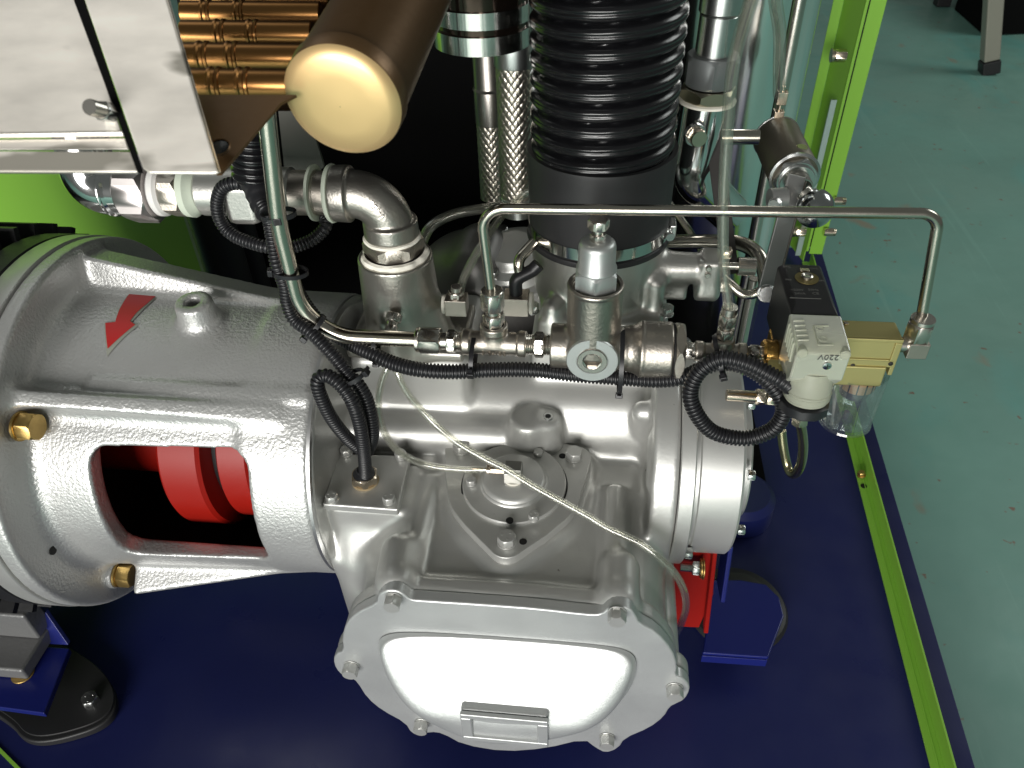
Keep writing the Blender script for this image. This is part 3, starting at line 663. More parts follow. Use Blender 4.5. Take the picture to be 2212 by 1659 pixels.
# seal cover
nz = Vector((0, -.05, 1)).normalized()
sfl = M().prism(Matrix.Translation((0, 0, zk-.0115)), hull_ears(.0725, .0190), 0, .0115).build('seal_flange', SILVER_MACH, ae, bevel=.0012)
FS = fr((sx, sy, zk), nz)
rs = (P(1223, 1048, z=zk)-P(1000, 1048, z=zk)).length/2
M().lathe(FS, [(rs+.0018, .0), (rs+.0018, .0008), (rs+.0005, .0009)], 96).build('seal_groove', HOLE, ae)
scv = M().lathe(FS, [(rs, 0), (rs, .005), (rs-.0012, .0062), (rs*.72, .0062), (rs*.665, .0072), (rs*.64, .0095), (rs*.62, .0100), (rs*.60, .0125), (rs*.55, .0145), (.0005, .0150)], 96).build('seal_cover', SILVER, ae)
for e in ears: bolt(sfl, e+Vector((0, 0, .0002)), Z1, .0165, .0095, SILVER_MACH, True, 'seal_flange_bolt')
def onS(u, v, dz=.0062): return P(u, v, z=zk+dz)
for uv in ((1018, 1044), (1163, 984), (1153, 1120)): bolt(scv, onS(*uv), nz, .0095, .0065, SILVER_MACH, True, 'cover_bolt')
for uv in ((1120, 973), (1101, 1124)): screwhole(scv, onS(*uv), nz, .0034)
for uv in ((1215, 985), (1130, 1170)): screwhole(sfl, P(*uv, z=zk+.0001), Z1, .0034)

# gland plate
gq = [P(731, 979, z=gz), P(886, 984, z=gz), P(860, 1101, z=gz), P(696, 1089, z=gz)]
gpl_ = M().prism(Matrix.Translation((0, 0, gz-.010)), [(a.x, a.y) for a in gq][::-1], 0, .010).build('gland_plate', SILVER_MACH, ae, bevel=.0022)
for uv in ((749, 976), (866, 984), (718, 1076), (841, 1079)): bolt(gpl_, P(uv[0], uv[1]+4, z=gz+.0002), Z1, .0115, .0075, SILVER_MACH, True, 'gland_plate_bolt')

# plug in the boss
pp = P(1184, 902, z=.4105); Fp = fr(pp, (0, -.1, 1))
M().lathe(Fp, [(.0058, 0), (.0058, .0018), (.0052, .0024), (.0032, .0024), (.003, .0004), (.0002, .0004)], 24, caps=False).build('socket_plug', ZINC, ae); M().lathe(Fp, [(.0031, .0002), (.0031, .0026), (.0002, .0026)], 6).build('socket', HOLE, ae)

# front gear cover
F = Matrix(((1, 0, 0, 0), (0, 0, -1, CY+.013), (0, 1, 0, 0), (0, 0, 0, 1)))     # local x->X, y->Z, z->-Y
gc = M().prism(F, outl, 0, .013).build('gear_cover', mat('cover_paint', (.53, .54, .535), .60, .40, bump=.0002, bscale=200, noise=.05, nscale=14, rnoise=.05), ae, bevel=.0022, segs=3)
def cv(u, v): q = P(u, v, y=CY); return q.x, q.z
dome = [cv(*q) for q in ((822, 1366), (900, 1363), (1100, 1376), (1300, 1392), (1358, 1402), (1378, 1420), (1378, 1462), (1355, 1505), (1310, 1535), (1230, 1555), (1085, 1562), (975, 1548), (905, 1520), (856, 1480), (826, 1435), (812, 1395))]
dome = smoothpoly(dome, 3); dcx, dcz = cv(1090, 1470); ztop = max(b_ for a, b_ in dome); zbot = min(b_ for a, b_ in dome)
mb = M(); rings = []
NR = 22
zmid = .245
for j in range(NR):
    t = j/(NR-1); q = min(1, t/.5); tail = max(0, (t-.5)/.5)*.97
    hs = math.sin(q*math.pi/2)**1.3
    for (a, b_) in dome:
        zr_ = (b_-zbot)/(ztop-zbot); sxk = .36+.61*min(1, zr_*1.12); lowk = .42 if b_ < zmid else .02
        fx = dcx+(a-dcx)*(1-(1-sxk)*q)
        fz = zmid+(b_-zmid)*(1-lowk*q)
        x = fx+(dcx-fx)*tail; z = fz+(.25-fz)*tail
        kk = min(1, max(0, (ztop-z)/(ztop-.222))); D = .003+.045*kk
        rings.append((x, CY-D*hs, z))
nd = len(dome); mb.v = rings; mb.f = [(j*nd+i, j*nd+(i+1) % nd, (j+1)*nd+(i+1) % nd, (j+1)*nd+i) for j in range(NR-1) for i in range(nd)]
mb.f.append(tuple((NR-1)*nd+i for i in range(nd)))
dm = mb.build('cover_dome', MATS['cover_paint'], ae, ang=180); sm = dm.modifiers.new('soften', 'SMOOTH'); sm.factor = .5; sm.iterations = 28
# nameplate frame at the foot of the dome
n0 = P(992, 1546, y=CY-.052); n1 = P(1184, 1618, y=CY-.052)
FN = Matrix(((1, 0, 0, (n0.x+n1.x)/2), (0, 0, -1, CY-.030), (0, 1, 0, (n0.z+n1.z)/2), (0, 0, 0, 1))); FN[1][3] = CY-.0145; hw, hh_ = (n1.x-n0.x)/2, (n0.z-n1.z)/2
M().box(FN, (-hw, -hh_, 0), (hw, hh_, .031)).build('nameplate_pad', MATS['cover_paint'], gc, bevel=.003)
fw = .008
for bx_ in (((-hw, -hh_, .0312), (hw, -hh_+fw, .0365)), ((-hw, hh_-fw, .0312), (hw, hh_, .0365)), ((-hw, -hh_+fw, .0312), (-hw+fw*1.4, hh_-fw, .0365)), ((hw-fw*1.4, -hh_+fw, .0312), (hw, hh_-fw, .0365))):
    M().box(FN, *bx_).build('nameplate_border', MATS['cover_paint'], gc, bevel=.0015)
for uv in ((848, 1303), (1333, 1334), (757, 1449), (1458, 1497), (909, 1572), (1311, 1603)):
    p = P(*uv, y=CY-.0065); p.y = CY-.0002; bolt(gc, p, -Y1, .0150, .011, SILVER_MACH, True, 'gear_cover_bolt', rot=random.random(), mark=False)
# ------------------------------------------------------------------ pressure line in front: everything sits on one axis
MY = .600; MZ = P(1100, 742, y=MY).z
def MX(u): return P(u, 742, y=MY).x
def MF(u): return fr((MX(u), MY, MZ), X1)
def seg(u0, u1): return 0, MX(u1)-MX(u0)
def zat(v, u, y=MY): return P(u, v, y=y).z

# big tube falling from the top and turning right
bt = M().tube(fillet([P(566, 150, y=MY), Vector((MX(600)*0+P(601, 480, y=MY).x, MY, P(601, 480, y=MY).z)), Vector((P(640, 640, y=MY).x, MY, MZ)), Vector((MX(905), MY, MZ))], [.3, .052], 14), .0078, 28)
lone(bt.build('oil_tube', TUBEM), (P(640, 640, y=MY).x, MY, MZ)); t_ = COL.objects[-1]
tagged(t_, 'thick bright steel tube dropping behind the brass drum and bending right into a hex nut', 'steel tube')

# compression fitting
cf = T('compression_fitting', 'large hex compression nut joining the thick steel tube to the first tee', 'pipe fitting', (MX(930), MY, MZ-.013))
F = MF(901); L_ = lambda u: MX(u)-MX(901)
M().cyl(F, .0232/2+.001, 0, L_(909)).build('back_collar', STEEL, cf)
M().hexa(F, .0245, L_(908), L_(953), rot=R(30)).build('nut', STEEL, cf)
M().cyl(F, .0085, L_(953), L_(968)).build('neck', STEEL, cf)
M().hexa(F, .021, L_(967), L_(986), rot=R(15)).build('adapter_hex', STEEL, cf)
M().thread(F, .0098, L_(986), L_(1003)).build('threaded_end', STEEL, cf)

def tee(name, label, u0, u1, r, rc, ub, hb, lett=None, grp=None):
    t = T('pipe_tee', label, 'pipe tee', (MX(ub), MY, MZ-rc))
    xb = MX(ub); s = SDF((MX(u0)-.003, MY-rc-.004, MZ-rc-.004), (MX(u1)+.003, MY+rc+.004, MZ+hb+.004), .0008)
    s.F[:] = .01; cl = .008
    s.add(scyl((MX(u0), MY, MZ), (MX(u1), MY, MZ), r, rd=.001), k=.003)
    s.add(scyl((MX(u0), MY, MZ), (MX(u0)+cl, MY, MZ), rc, rd=.0012), k=.002); s.add(scyl((MX(u1)-cl, MY, MZ), (MX(u1), MY, MZ), rc, rd=.0012), k=.002)
    s.add(scyl((xb, MY, MZ), (xb, MY, MZ+hb), r, rd=.001), k=.004); s.add(scyl((xb, MY, MZ+hb-cl), (xb, MY, MZ+hb), rc+.0004, rd=.0012), k=.002)
    s.add(scap((xb-r*1.1, MY, MZ+.002), (xb, MY, MZ+hb*.55), .003), k=.003); s.add(scap((xb+r*1.1, MY, MZ+.002), (xb, MY, MZ+hb*.55), .003), k=.003)
    s.build('body', CAST, t)
    M().lathe(fr((xb, MY, MZ+hb-.0005), Z1), [(.0012, 0), (rc*.78, 0), (rc*.78, .0012), (.0012, .0012)], 24).build('thread_end', HOLE, t)
    return t
t1 = tee('', 'cast stainless tee embossed 3/8-150, first on the front pressure line', 1000, 1137, .0112, .0128, 1069, .022)
for k_, ch_ in enumerate('3/8-150'):
    pass
text(t1, '3/8-150', Vector((MX(1069), MY-.0108, MZ-.0052)), X1, (0, -1, -.42), .0078, CAST, .0006, 'embossed_size')
def vfit(label, ub, hb, sets, group=None, y=MY):
    t = T('tube_nut_fitting', label, 'pipe fitting', (MX(ub), y, MZ+hb)); F = fr((MX(ub), y, MZ+hb), Z1)
    for kind, r, h0, h1, nm, m in sets:
        if kind == 'h': M().hexa(F, r, h0, h1, rot=.28).build(nm, m, t)
        elif kind == 'c': M().cyl(F, r, h0, h1).build(nm, m, t)
        elif kind == 't': M().thread(F, r, h0, h1).build(nm, m, t)
    return t
vfit('two stacked hex nuts on the first tee holding the slim square bent tube', 1069, .022, [('h', .0185, .0, .0125, 'adapter_hex', STEEL), ('c', .0072, .0125, .0185, 'neck', STEEL), ('h', .0195, .0180, .0360, 'nut', STEEL), ('c', .0104, .0358, .0385, 'nut_rim', STEEL)])
# slim tube over the top
zt = P(1300, 456, y=MY).z; xe = P(1986, 690, y=MY).x; ztr = P(2000, 461, y=MY).z
st = M().tube(fillet([Vector((MX(1069)-.001, MY, MZ+.058)), Vector((MX(1062)-.003, MY, zt+.0)), Vector((P(2030, 461, y=MY).x, MY, ztr)), Vector((xe, MY-.004, P(1984, 690, y=MY).z))], [.020, .016], 12), .0046, 24).build('slim_tube', TUBEM)
lone(st, (0, MY, zt)); tagged(st, 'slim bright tube bent like a bracket high over the whole valve line', 'steel tube')

# nipple between tee and valve
n1_ = T('hex_nipple', 'short hex nipple with bare threads between the first tee and the relief valve', 'pipe fitting', (MX(1165), MY, MZ-.01)); F = MF(1136); L_ = lambda u: MX(u)-MX(1136)
M().thread(F, .0100, 0, L_(1154)).build('left_thread', STEEL, n1_); M().hexa(F, .0225, L_(1154), L_(1176), rot=.1).build('hexagon', STEEL, n1_); M().thread(F, .0100, L_(1176), L_(1192)).build('right_thread', STEEL, n1_)

# regulating valve
rv = T('regulating_valve', 'cast stainless pressure valve with a tall tower, silver cap and round socket plug in front', 'valve', (MX(1281), MY, MZ-.025))
xt = MX(1281); ztw = zat(644, 1281, MY-.024)
s = SDF((MX(1188)-.004, MY-.034, MZ-.034), (MX(1458)+.004, MY+.034, ztw+.006), .00095); s.F[:] = .01
s.add(scyl((MX(1190), MY, MZ), (MX(1300), MY, MZ), .0215, rd=.002))
s.add(scyl((MX(1300), MY, MZ), (MX(1362), MY, MZ), .0205, .0215, rd=.002), k=.003)
s.add(scyl((MX(1355), MY, MZ), (MX(1385), MY, MZ), .0205, .0265, rd=.001), k=.004)
s.add(scyl((MX(1383), MY, MZ), (MX(1453), MY, MZ), .0268, rd=.0025), k=.004)
s.add(scyl((xt, MY, MZ), (xt, MY, ztw), .0252, rd=.003), k=.005)
s.add(scyl((xt, MY-.021, MZ), (xt, MY, MZ), .0245, rd=.002), k=.004)
s.cut(scyl((xt, MY, ztw-.006), (xt, MY, ztw+.01), .0225, rd=.001), k=.002)
s.add(stor((xt, MY, ztw-.0015), (0, 0, 1), .0236, .0018), k=.002)
s.build('body', mat('sand_cast_stainless', (.42, .385, .34), 1, .37, bump=.0003, bscale=330, noise=.08, nscale=20, rnoise=.05), rv)
F = fr((xt, MY, ztw-.006), Z1)
M().hexa(F, .036, 0, .021, rot=.52).build('cap_hex', PLUG, rv)
M().lathe(F, [(.0174, .021), (.0180, .0215), (.0180, .0232), (.0166, .0250), (.0163, .0440), (.0155, .0470), (.0135, .0490), (.0100, .0497), (.0005, .0497)], 48).build('cap', PLUG, rv)
M().hexa(F, .0125, .0497, .0560, rot=.2).build('lock_nut', STEEL, rv); M().thread(F, .0045, .055, .0615).build('spindle', STEEL, rv); M().hexa(F, .0165, .0612, .0700, rot=.1).build('adjusting_screw', STEEL, rv)
F = fr((xt, MY-.0212, MZ+.0025), -Y1)
M().lathe(F, [(.0235, 0), (.0242, .0006), (.0242, .0030), (.0236, .0038), (.0150, .0038), (.0146, .0028), (.0138, .0028)], 64, caps=False).build('plug_washer', PLUG, rv)
M().lathe(F, [(.0140, .0026), (.0140, .0044), (.0134, .0050), (.0092, .0050), (.0086, .0044)], 48, caps=False).build('plug_rim', STEEL, rv)
vs = []; 
for rr_, hh2, hx in ((.0088, .0046, 0), (.0074, .0042, 1), (.0072, -.004, 1), (.0001, -.005, 1)):
    for i in range(36):
        a = 2*math.pi*i/36; k = (a % (math.pi/3))-math.pi/6; q = rr_/math.cos(k) if hx else rr_*1.0; vs.append(F @ Vector((q*math.cos(a), q*math.sin(a), hh2)))
mb = M(); mb.v = [tuple(v) for v in vs]; mb.f = [(j*36+i, j*36+(i+1) % 36, (j+1)*36+(i+1) % 36, (j+1)*36+i) for j in range(3) for i in range(36)]
mb.build('hex_socket', STEEL, rv)
F = MF(1453); L_ = lambda u: MX(u)-MX(1453)
M().cyl(F, .0262, 0, L_(1456)).build('joint_gap', HOLE, rv)
M().hexa(F, .0500, L_(1456), L_(1478), rot=.5).build('end_hex', CAST, rv)
n2_ = T('pipe_stub', 'short dark pipe stub between the relief valve and the second tee', 'pipe fitting', (MX(1490), MY, MZ-.006))
M().cyl(MF(1478), .0075, 0, MX(1504)-MX(1478)).build('stub', STEEL, n2_); M().hexa(MF(1481), .0155, 0, MX(1497)-MX(1481), rot=.2).build('hexagon', STEEL, n2_)
t2 = tee('', 'smaller cast stainless tee under the clear upright hose, beside the relief valve', 1503, 1616, .0082, .0098, 1562, .017)
vfit('slim pair of hex nuts on the second tee holding the clear upright hose', 1563, .017, [('h', .0150, .0, .0115, 'adapter_hex', STEEL), ('c', .0058, .0115, .0155, 'neck', STEEL), ('h', .0155, .0150, .0270, 'nut', STEEL), ('c', .0072, .0268, .0345, 'nut_rim', STEEL)])
n3_ = T('hex_nipple', 'hex nipple between the second tee and the bare brass solenoid body', 'pipe fitting', (MX(1630), MY, MZ-.006)); F = MF(1616); L_ = lambda u: MX(u)-MX(1616)
M().thread(F, .0068, 0, L_(1623)).build('left_thread', STEEL, n3_); M().hexa(F, .0150, L_(1623), L_(1643), rot=.15).build('hexagon', STEEL, n3_); M().cyl(F, .0078, L_(1643), L_(1655)).build('right_end', STEEL, n3_)

# ------------------------------------------------------------------ solenoid valve, connector, gold regulator
sv = T('solenoid_valve', 'bare brass solenoid valve carrying a black printed coil block', 'solenoid valve', (.19, .62, .50))
M().cyl(fr((MX(1650), MY, MZ), X1), .014, 0, .030, 32, .002).build('brass_port', BRIGHTBRASS, sv)
M().box(I4, (.168, MY-.010, MZ-.018), (.215, MY+.04, MZ+.004)).build('brass_body', BRIGHTBRASS, sv, bevel=.004)
M().lathe(fr((P(1712, 775, y=MY-.012).x, MY-.012, P(1712, 780, y=MY-.012).z-.004), Vector((0, -.3, 1))), [(.021, 0), (.0215, .001), (.0215, .005), (.020, .006), (.001, .006)], 40).build('gold_cover', GOLDAN, sv)
p = P(1711, 787, y=MY-.022); M().cyl(fr(p, (0, -.5, 1)), .0048, -.001, .0038, 24, .0015).build('screw_head', CHROME, sv); M().lathe(fr(p, (0, -.5, 1)), [(.0026, .0037), (.0024, .0040)], 6).build('screw_socket', HOLE, sv)
zc = .605
c4 = [P(1678, 569, z=zc), P(1774, 566, z=zc), P(1816, 672, z=zc), P(1716, 672, z=zc)]
yb, yf = (c4[0].y+c4[1].y)/2, (c4[2].y+c4[3].y)/2; xl_, xr_ = (c4[0].x+c4[3].x)/2, (c4[1].x+c4[2].x)/2
CO = [(xl_, yf), (xr_, yf), (xr_, yb), (xl_, yb)]
mb = M(); zbase = MZ-.002
mb.v = [(x, y, z) for z in (zbase, zc-.0045, zc) for x, y in CO]; 
mb.v[8] = (xl_+.0045, yf+.012, zc); mb.v[9] = (xr_-.0035, yf+.012, zc); mb.v[10] = (xr_-.0035, yb-.003, zc); mb.v[11] = (xl_+.0045, yb-.003, zc)
mb.f = [(3, 2, 1, 0), (8, 9, 10, 11)]+[(j*4+i, j*4+(i+1) % 4, j*4+4+(i+1) % 4, j*4+4+i) for j in (0, 1) for i in range(4)]
mb.build('coil', COILP, sv, bevel=.0015)
cxx, cyy = (xl_+xr_)/2, (yb+yf)/2+.012
F = fr((cxx+.001, cyy, zc), Z1)
M().lathe(F, [(.0085, 0), (.0105, .0003), (.0105, .0010), (.0055, .0012), (.0052, .0012)], 32, caps=False).build('armature_washer', mat('dull_brass_ring', (.16, .13, .05), .7, .5), sv)
M().lathe(F, [(.0052, 0), (.0052, .0035), (.0040, .0042), (.0025, .0030), (.0003, .0030)], 28, caps=False).build('armature_stud', STEEL, sv)
M().box(F, (-.0042, .0095, .0012), (.0042, .0145, .0026)).build('spring_clip', NICKEL, sv, bevel=.0006)
pzz = zc+.0001
for s_, u, v, sz, al in (('SPC', 1700, 576, .0042, 'CENTER'), ('AC/DC', 1755, 580, .0034, 'CENTER'), ('IP65', 1703, 604, .0034, 'CENTER'), ('ED 100%', 1768, 606, .0028, 'CENTER'), ('~220V', 1722, 626, .0042, 'CENTER'), ('50Hz', 1757, 626, .0042, 'CENTER'), ('24VA', 1728, 634, .0042, 'CENTER'), ('CE', 1762, 634, .0050, 'CENTER')):
    text(sv, s_, P(u, v, z=pzz), X1, Z1, sz, DPRINT, .00005, 'coil_print')
q0, q1 = P(1706, 643, z=pzz), P(1772, 640, z=pzz); M().box(I4, (q0.x, q0.y-.0004, pzz-.0001), (q1.x, q0.y+.0004, pzz+.0001)).build('coil_print', DPRINT, sv)

# translucent plug connector in front of the coil
kc = T('plug_connector', 'translucent plug connector reading 220V upside down on the front of the black coil', 'connector', ((xl_+xr_)/2, yf-.03, .53))
yc1 = yf-.0005; yc0 = P(1795, 757, z=zc-.006).y; k = .002
zt0, zt1 = zc-.003, zc-.007
xa, xb = xl_-.002, xr_+.0015
prof = [(yc1, zbase+.004), (yc1, zt0), (yc0+.004, zt1), (yc0, zt1-.003), (yc0+.002, zt1-.032), (yc0+.012, zt1-.044), (yc1-.004, zt1-.044)]
mb = M(); n = len(prof); mb.v = [(xa, y, z) for y, z in prof]+[(xb, y, z) for y, z in prof]; mb.f = [tuple(range(n)), tuple(range(n, 2*n))[::-1]]+[(i, n+i, n+(i+1) % n, (i+1) % n) for i in range(n)]
hs = mb.build('housing', FROST, kc, bevel=.0028, segs=4)
cxk = (xa+xb)/2; ycy = yc0+.018
M().lathe(fr((cxk, ycy, zt1-.030), -Z1+Vector((0, -.15, 0))), [(.0185, 0), (.0190, .012), (.0195, .028), (.0180, .033), (.012, .033)], 48).build('cable_gland', FROST, kc)
for i in range(4): M().lathe(fr((cxk, ycy-.0035, zt1-.052-.0025*i), -Z1+Vector((0, -.15, 0))), [(.0193, 0), (.0199, .0006), (.0193, .0012)], 48, caps=False).build('gland_thread', FROST, kc)
M().lathe(fr((cxk, ycy-.0035, zt1-.0645), -Z1+Vector((0, -.15, 0))), [(.012, 0), (.0185, 0), (.0215, .002), (.0215, .010), (.019, .012), (.010, .012)], 10).build('gland_nut', BLK, kc)
p = P(1787, 792, y=yc0-.001); F = fr((p.x, yc0+.0006, p.z), (0, -1, -.05))
M().lathe(F, [(.0034, -.001), (.0040, .0002), (.0036, .0013), (.0012, .0018), (.0002, .0018)], 20).build('screw', CHROME, kc)
M().box(F, (-.0024, -.0004, .0013), (.0024, .0004, .0019)).build('screw_slot', HOLE, kc); M().box(F, (-.0004, -.0024, .0013), (.0004, .0024, .0019)).build('screw_slot', HOLE, kc)
p = P(1798, 772, y=yc0-.0005); text(kc, '220V', (p.x-.003, yc0-.0006, p.z), -X1, (0, -1, 0), .0080, mat('grey_ink', (.05, .05, .05), 0, .6), .0001, 'printed_voltage')
def topc(u, v, dz=.0004):
    r_ = ray(u, v); 
    # top face plane of the connector, falling gently to the front
    a = (zt1-zt0)/(yc0+.004-yc1); # z = zt0 + a*(y-yc1)
    t = (zt0-a*yc1+dz-1.0)/(r_.z-a*r_.y); return CAM+r_*t
for i in range(5):
    y_ = yc1-.010-.0062*i; z_ = zt0+(zt1-zt0)*(yc1-y_)/(yc1-yc0)
    M().tube([Vector((xa-.0006, y_-.001, z_-.022)), Vector((xa-.0006, y_, z_-.004)), Vector((xa+.003, y_, z_+.0002)), Vector((xa+.011, y_+.0006, z_+.0004))], .0008, 8).build('grip_rib', FROST, kc)
c_ = topc(1778, 733); M().lathe(fr(c_, Z1), [(.0030, 0), (.0034, .0006), (.0028, .0006)], 24, caps=False).build('moulded_ring', FROST, kc)
c_ = topc(1772, 711); M().lathe(fr(c_, Z1), [(.0026, 0), (.0029, .0005), (.0024, .0005)], 24, caps=False).build('moulded_ring', FROST, kc)
a_, b2_ = topc(1757, 706), topc(1793, 741)
for q0, q1 in (((1757, 704), (1790, 704)), ((1757, 704), (1768, 745)), ((1768, 745), (1800, 745))): M().tube([topc(*q0), topc(*q1)], .0005, 6).build('moulded_frame', FROST, kc)
for xq in (xa+.0048, xb-.0048): M().cyl(fr((xq, yc0+.0065, zt1-.0034), Y1*-1), .0045, 0, .0075, 20, .001).build('corner_post', FROST, kc)

# gold regulator block
gb_ = T('gold_regulator_block', 'gold anodised rectangular regulator block right of the clear connector', 'regulator', (.25, .59, .52))
gx0_, gx1_ = P(1815, 733, y=.575).x, P(1953, 733, y=.575).x; gzt = P(1953, 733, y=.575).z; gyb = P(1936, 694, z=gzt).y
gz1, gz2, gzb = P(1950, 778, y=.577).z, P(1950, 794, y=.577).z, P(1922, 838, y=.575).z
M().box(I4, (gx0_, .575, gz1), (gx1_, gyb, gzt)).build('upper_body', GOLDAN, gb_, bevel=.0022)
M().box(I4, (gx0_+.0005, .5775, gz2-.001), (gx1_-.001, gyb, gz1)).build('waist', GOLDAN, gb_, bevel=.0006)
M().box(I4, (gx0_+.003, .5755, gzb), (gx1_-.005, gyb-.002, gz2)).build('lower_body', GOLDAN, gb_, bevel=.0016)
# raised frame round the front panel
x0, x1 = gx0_, gx1_
for b_ in (((x0, .5735, gzt-.0035), (x1, .5752, gzt)), ((x1-.006, .5735, gz1), (x1, .5752, gzt-.0036)), ((x0, .5735, gz1), (x1-.0061, .5752, gz1+.002))): M().box(I4, *b_).build('front_frame', GOLDAN, gb_, bevel=.0008)
M().box(I4, (x1-.001, .580, gz2-.012), (x1+.003, .60, gz2+.006)).build('side_clip', GOLDAN, gb_, bevel=.0008)
for u, v in ((1924, 786), (1842, 790)):
    p = P(u, v, y=.5772); M().lathe(fr(p, -Y1), [(.0021, -.001), (.0021, .0003), (.0016, .0005)], 18).build('screw_hole', HOLE, gb_)
M().cyl(fr((x0+.008, (.575+gyb)/2+.006, gzt), Z1), .0022, 0, .002, 16).build('small_pin', NICKEL, gb_)
# clear bowl under it
bw = T('filter_bowl', 'clear round filter bowl hanging under the gold regulator block', 'filter bowl', (.25, .59, .46))
bxc = P(1838, 880, y=.59).x; zt_b = gzb; zb_b = P(1836, 912, y=.59).z-.004; rb_ = .0243
F = fr((bxc, .595, zb_b), Z1); Hb = zt_b-zb_b
M().lathe(F, [(.0003, .0), (.0185, .0), (rb_-.001, .003), (rb_, .006), (rb_+.0006, Hb-.004), (rb_+.0006, Hb+.004)], 64, caps=False).lathe(F, [(.0003, .0022), (.0175, .0022), (rb_-.003, .005), (rb_-.0022, Hb)], 64, caps=False).build('bowl', BOWL, bw)
M().lathe(F, [(rb_-.002, -.0006), (rb_+.0005, .0018), (rb_-.0005, .004)], 64, caps=False).build('foot_ring', BOWL, bw)
M().lathe(F, [(.011, -.0005), (.0115, -.002), (.010, -.003), (.0001, -.003)], 40, caps=False).lathe(F, [(.0065, .0025), (.0065, .008), (.004, .010), (.0002, .010)], 32).build('drain_boss', BOWL, bw)
M().cyl(F, .0025, .004, .014, 16).build('drain_pin', STEEL, bw)
M().cyl(F, .0165, Hb-.014, Hb+.002, 40).build('float_guide', mat('copper_element', (.62, .36, .2), .6, .4), bw)
for i in range(14):
    a = 2*math.pi*i/14; M().box(F @ Matrix.Rotation(a, 4, 'Z'), (.0162, -.0006, Hb-.0135), (.0170, .0006, Hb)).build('guide_slot', BLK, bw)
M().lathe(F, [(.010, Hb-.026), (.013, Hb-.024), (.013, Hb-.0145), (.009, Hb-.0142)], 32).build('baffle', mat('grey_baffle', (.05, .055, .06), 0, .4), bw)

# elbow fitting at the far right
ef = T('elbow_fitting', 'right angle compression elbow at the far right end of the line', 'pipe fitting', (xe, MY, .53))
fx = x1; e0 = P(1978, 752, y=.588); Fz = fr((e0.x-.0015, .592, e0.z+.008), Z1)
M().box(I4, (e0.x-.0085, .581, e0.z-.0072), (e0.x+.0088, .600, e0.z+.0085)).build('elbow_block', CAST, ef, bevel=.0008)
M().cyl(fr((x1-.002, .590, e0.z+.002), X1), .007, 0, e0.x-.008-x1+.003).build('side_thread', STEEL, ef)
hN = P(1978, 735, y=.592).z; hT = P(1982, 680, y=.592).z
Fz = fr((e0.x-.0008, .592, hN), Z1)
M().cyl(Fz, .0065, -.004, .002).build('neck', STEEL, ef); M().hexa(Fz, .0205, .001, .020, rot=.05).build('nut', STEEL, ef); M().cyl(Fz, .0102, .020, .0245).build('nut_rim', STEEL, ef)

# ------------------------------------------------------------------ discharge connection, elbow and the pipe row to the left
DX, DY = P(866, 640, y=.690).x, .690
zr = P(866, 594, y=DY-.038).z; zf = .4705
dc = T('discharge_flange', 'cast square flange with upright round neck sealed with white tape', 'pipe flange', (DX, DY, zf))
s = SDF((DX-.085, DY-.075, zf-.002), (DX+.08, DY+.075, zr+.004), .0013); s.F[:] = .01
fx0, fx1 = P(770, 700, z=.495).x-.006, P(1012, 740, z=.495).x-.006
fy0, fy1 = .6555, DY+.062
s.add(sbox((fx0, fy0, zf), (fx1, fy1, zf+.0135), .004))
s.add(scyl((DX, DY, zf), (DX, DY, zr), .0435, .0385, .002), k=.012)
s.add(scyl((DX+.040, DY-.004, zf), (DX+.030, DY-.004, zf+.060), .020, .013, .006), k=.014)
s.add(scap((DX-.004, DY-.036, zf+.016), (DX-.006, DY-.036, zf+.052), .0115), k=.010)
s.cut(scyl((DX, DY, zr-.004), (DX, DY, zr+.01), .033, rd=.001), k=.002)
s.build('body', mat('cast_neck', (.40, .385, .35), .95, .36, bump=.0002, bscale=300, noise=.1, nscale=14, rnoise=.06), dc)
for u, v in ((757, 766), (785, 622), (1003, 742)):
    p = P(u, v, z=zf+.0135); bolt(dc, (min(max(p.x, fx0+.010), fx1-.010), min(max(p.y, fy0+.010), fy1-.010), zf+.0137), Z1, .016, .010, SILVER_MACH, True, 'flange_bolt')
F = fr((DX, DY, zr), Z1)
bush = T('hex_bushing', 'wide hex reducing bushing marked 1 1/4X1 above the white taped neck', 'pipe fitting', (DX, DY, zr))
mb = M(); n = 56; vs = []
for rr_, hh2, am in ((.0335, -.003, 0), (.0352, .0005, 1.2), (.0340, .0042, 1.0), (.031, .0055, .4)):
    for i in range(n):
        a = 2*math.pi*i/n; w_ = am*.0009*math.sin(5*a+1)+am*.0005*math.sin(13*a); vs.append(F @ Vector(((rr_+w_)*math.cos(a), (rr_+w_)*math.sin(a), hh2+w_*1.2)))
mb.v = [tuple(v) for v in vs]; mb.f = [(j*n+i, j*n+(i+1) % n, (j+1)*n+(i+1) % n, (j+1)*n+i) for j in range(3) for i in range(n)]; mb.build('white_tape', WHITE, bush)
M().hexa(F, .0545, .004, .0205, rot=R(14)).build('hexagon', CAST, bush)
ph = R(14)+R(-60); nf = Vector((math.sin(0), 0, 0))
for kf in range(6):
    a = R(14)+R(30)+kf*math.pi/3; nv = Vector((math.cos(a), math.sin(a), 0))
    if nv.y < -.5 and nv.x > .2:
        text(bush, '1\u00bcX1', Vector((DX, DY, zr+.0125))+nv*.0273, nv.cross(Z1)*-1, nv, .0085, CAST, .0005, 'embossed_size')
mb = M(); vs = []
for rr_, hh2, am in ((.0265, .0200, 0), (.0292, .0208, 1), (.0290, .0235, 1), (.0262, .0246, .3)):
    for i in range(n):
        a = 2*math.pi*i/n; w_ = am*.0006*math.sin(7*a+2); vs.append(F @ Vector(((rr_+w_)*math.cos(a), (rr_+w_)*math.sin(a), hh2+w_)))
